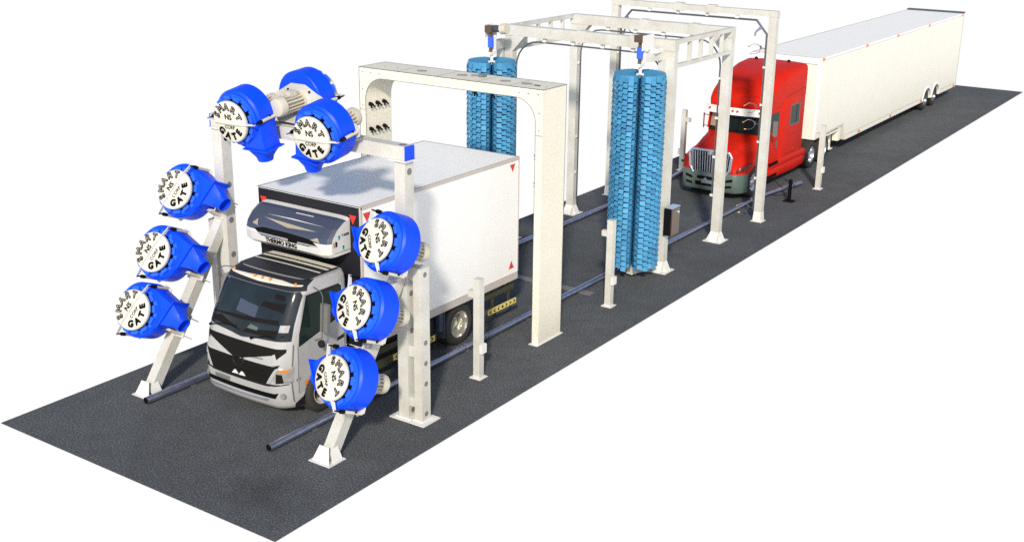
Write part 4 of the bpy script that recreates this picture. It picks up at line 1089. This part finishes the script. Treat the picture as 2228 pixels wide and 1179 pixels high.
# doors, windows, seams
sp=1.22+.003
for s_ in (1,-1):
    b=MB(); b.prism([(TX+s_*1.112,27.16,1.05),(TX+s_*1.138,28.28,1.05),(TX+s_*1.138,28.28,2.82),(TX+s_*1.112,27.22,2.82)],(s_*.012,0,0)); dr=b.build('door','red',t)
    b=MB(); b.prism([(TX+s_*1.127,27.24,2.10),(TX+s_*1.151,28.2,2.02),(TX+s_*1.151,28.2,2.74),(TX+s_*1.127,27.32,2.74)],(s_*.004,0,0)); b.build('window','glass2',dr)
    b=MB(); b.bx(TX+s_*1.15,TX+s_*1.18,28.05,28.13,1.42,1.72); b.build('handle','edge',dr)
    b=MB(); b.bx(TX+s_*1.222,TX+s_*1.235,29.08,29.98,2.08,2.86); wn=b.build('sleeper_window','edge',t)
    b=MB(); b.bx(TX+s_*1.236,TX+s_*1.240,29.14,29.92,2.13,2.81); b.build('pane','glass2',wn)
    b=MB(); b.bx(TX+s_*1.240,TX+s_*1.243,29.62,29.66,2.14,2.80); b.build('divider','ink',wn)
    b=MB()
    for p,q in (((28.95,1.05),(28.95,1.75)),((28.95,1.75),(29.85,1.75)),((29.85,1.75),(29.85,1.15)),((28.95,1.05),(29.85,1.05))):
        b.beam((TX+s_*1.222,p[0],p[1]),(TX+s_*1.222,q[0],q[1]),.012,.012)
    b.build('hatch_seam','darkred',t)
    b=MB(); b.cyl((TX+s_*1.22,29.55,1.18),(TX+s_*1.23,29.55,1.18),.03,n=10); b.build('hatch_lock','redsign',t)
    b=MB(); b.bx(TX+s_*1.34,TX+s_*(1.46 if s_>0 else 1.375),27.2,27.34 if s_>0 else 27.24,2.02,2.56); mh=b.build('mirror','grey' if s_>0 else 'red',t)
    b=MB(); b.tube([(TX+s_*1.1,27.2,2.5),(TX+s_*1.36,27.25,2.5)],.015,6); b.tube([(TX+s_*1.1,27.2,2.1),(TX+s_*1.36,27.25,2.1)],.015,6); b.build('mirror_arm','edge',mh)
    # side skirt
    b=MB(); rings=[]
    for y,x0,zb,zt in ((26.92,1.10,.42,.95),(27.2,1.22,.36,.98),(28.5,1.245,.34,.98),(30.0,1.25,.32,.98),(30.75,1.24,.34,.96),(30.95,1.22,.45,.90)):
        half=[(x0-.25,y,zt),(x0-.03,y,zt),(x0,y,zt-.05),(x0+.012,y,zt-.22),(x0-.015,y,zt-.26),(x0+.012,y,zt-.31),(x0,y,zb+.08),(x0-.05,y,zb),(x0-.25,y,zb)]
        rings.append([Vector((TX+s_*x,yy,z)) for x,yy,z in half])
    b.loft(rings,0,(True,True),True); sk=b.build('side_skirt','red',t,40)
    b=MB(); b.bx(TX+s_*1.16,TX+s_*1.262,27.35,28.15,.86,.965); b.bx(TX+s_*1.16,TX+s_*1.262,27.25,28.1,.42,.52); b.build('step','ink',sk)
b=MB(); b.bx(TX-.5,TX-.36,25.4,34.0,.62,.88); b.bx(TX+.36,TX+.5,25.4,34.0,.62,.88); b.bx(TX-.45,TX+.45,31.6,33.0,.88,1.06); b.bx(TX-1.1,TX+1.1,27.0,30.9,.5,.85); b.bx(TX-.9,TX+.9,30.34,30.6,.6,1.6); b.build('chassis','trim',t)
for s_ in (1,-1):
    wheel('wheel',(TX+s_*1.03,FWY,.53),.53,.30,t,s_,.31,.06,'chrome')
    for y in (31.70,33.05):
        wheel('wheel',(TX+s_*1.06,y,.53),.53,.29,t,s_,.31,.14,'chrome')
        wheel('wheel',(TX+s_*.74,y,.53),.53,.28,t,s_,.31,.1,'chrome',lugs=False)

# ------------------------------------------------------------------ trailer
t=thing('semi_trailer','very long cream white box trailer coupled behind the red tractor','trailer',(-.22,42,0))
TX0,TX1,TY0,TY1,TZ=-1.65,1.20,31.74,52.1,4.24; zb=.50; gz=1.10
W1,W2,WR=46.95,48.45,.60
poly=[(TY0,TZ),(TY0,gz),(35.0,gz+.10),(35.35,zb)]
def archpts(c):
    return [(c-WR*math.cos(k/14*PI),zb+ .02+math.sin(k/14*PI)*.56) for k in range(15)]
poly+=[(W1-WR-.001,zb)]+archpts(W1)+archpts(W2)+[(W2+WR+.001,zb),(TY1,zb),(TY1,TZ)]
b=MB(); b.prism([(TX0,y,z) for y,z in poly],(TX1-TX0,0,0)); body=b.build('box_body','cream',t)
b=MB(); b.bx(TX0+.01,TX1-.01,TY0+.02,TY1-.02,TZ+.002,TZ+.016); b.build('roof','roofw',body)
b=MB(); b.bx(TX0,TX1,TY0-.012,TY0-.002,TZ-.22,TZ+.012); b.bx(TX1-.12,TX1+.008,TY0-.014,TY0+.10,gz+.02,TZ+.012); b.bx(TX1+.002,TX1+.008,TY0+.1,TY1,TZ-.07,TZ+.01); b.build('top_rail','white',body)
b=MB()
b.bx(TX1+.001,TX1+.006,35.5,W1-WR-.15,.70,.712); b.bx(TX1+.001,TX1+.006,W2+WR+.1,TY1,.70,.712); b.bx(TX1+.001,TX1+.005,TY0+.1,TY1,TZ-.083,TZ-.073)
b.bx(TX0+.1,TX1-.14,TY0-.018,TY0-.013,TZ-.236,TZ-.226)
b.beam((TX1+.002,TY0+.1,gz+.05),(TX1+.002,34.98,gz+.15),.012,.012)
b.build('panel_joint','tan',body)
b=MB(); e=.020
for p,q in (((TX0,TY0,TZ+.014),(TX0,TY1,TZ+.014)),((TX0,TY0,TZ-.2),(TX0,TY0,TZ)),((TX0,TY0,TZ+.012),(TX1,TY0,TZ+.012)),((TX1,TY1,zb),(TX1,TY1,TZ))): b.beam(p,q,e*.8,e*.8,up=(.3,0,1) if abs(p[2]-q[2])<.1 else (0,1,0))
b.build('edge_seam','edge',body)
b=MB(); b.bx(TX0-.02,TX1+.03,TY1-.25,TY1+.05,TZ+.02,TZ+.09); b.build('rear_header','navy',body)
for c in (W1,W2):
    b=MB(); pts=[(c-(WR+.0)*math.cos(k/14*PI),zb+.02+math.sin(k/14*PI)*.56) for k in range(15)]
    out_=[(c-(WR+.12)*math.cos(k/14*PI),zb+.02+math.sin(k/14*PI)*.68) for k in range(15)]
    for i in range(14):
        b.prism([(TX1+.002,)+pts[i],(TX1+.002,)+pts[i+1],(TX1+.002,)+out_[i+1],(TX1+.002,)+out_[i]],(.016,0,0))
    b.build('arch_trim','white',body)
    b=MB(); b.bx(TX0+.05,TX1-.30,c-WR+.05,c+WR-.05,zb+.52,zb+.55); b.build('arch_liner','ink',body)
def lamp_(y,z,d=.05):
    b=MB(); b.bx(TX1+.008,TX1+.03,y-.10,y+.10,z-d,z+d); b.build('marker_light','amber',body)
for y in (31.95,36.95,41.1,45.9,51.75): lamp_(y,4.20)
for y in (37.0,41.25,45.95,51.7): lamp_(y,.60)
b=MB()
for x in (.75,-1.2):
    b.bx(x-.06,x+.06,34.6,34.75,.22,1.25); b.bx(x-.14,x+.14,34.5,34.85,.18,.22); b.beam((x,34.6,.5),(x,33.6,1.15),.06,.06); b.beam((x,34.6,.8),(x,33.9,1.15),.06,.06)
b.bx(.88,1.12,34.70,34.95,.55,1.2); b.beam((-1.3,34.0,1.08),(1.0,34.0,1.08),.08,.08); b.bx(.60,1.12,33.2,34.7,.98,1.06)
b.build('landing_gear','cream',t)
for s_,xx in ((1,TX1-.22),(-1,TX0+.22)):
    for c in (W1,W2):
        wheel('wheel',(xx,c,.52),.52,.30,t,s_,.30,.14,'rimd')
        wheel('wheel',(xx-s_*.33,c,.52),.52,.30,t,s_,.32,.1,'chrome',lugs=False)
b=MB()
for c in (W1,W2): b.cyl((TX0+.3,c,.52),(TX1-.3,c,.52),.09,n=10)
b.build('axle','trim',t)
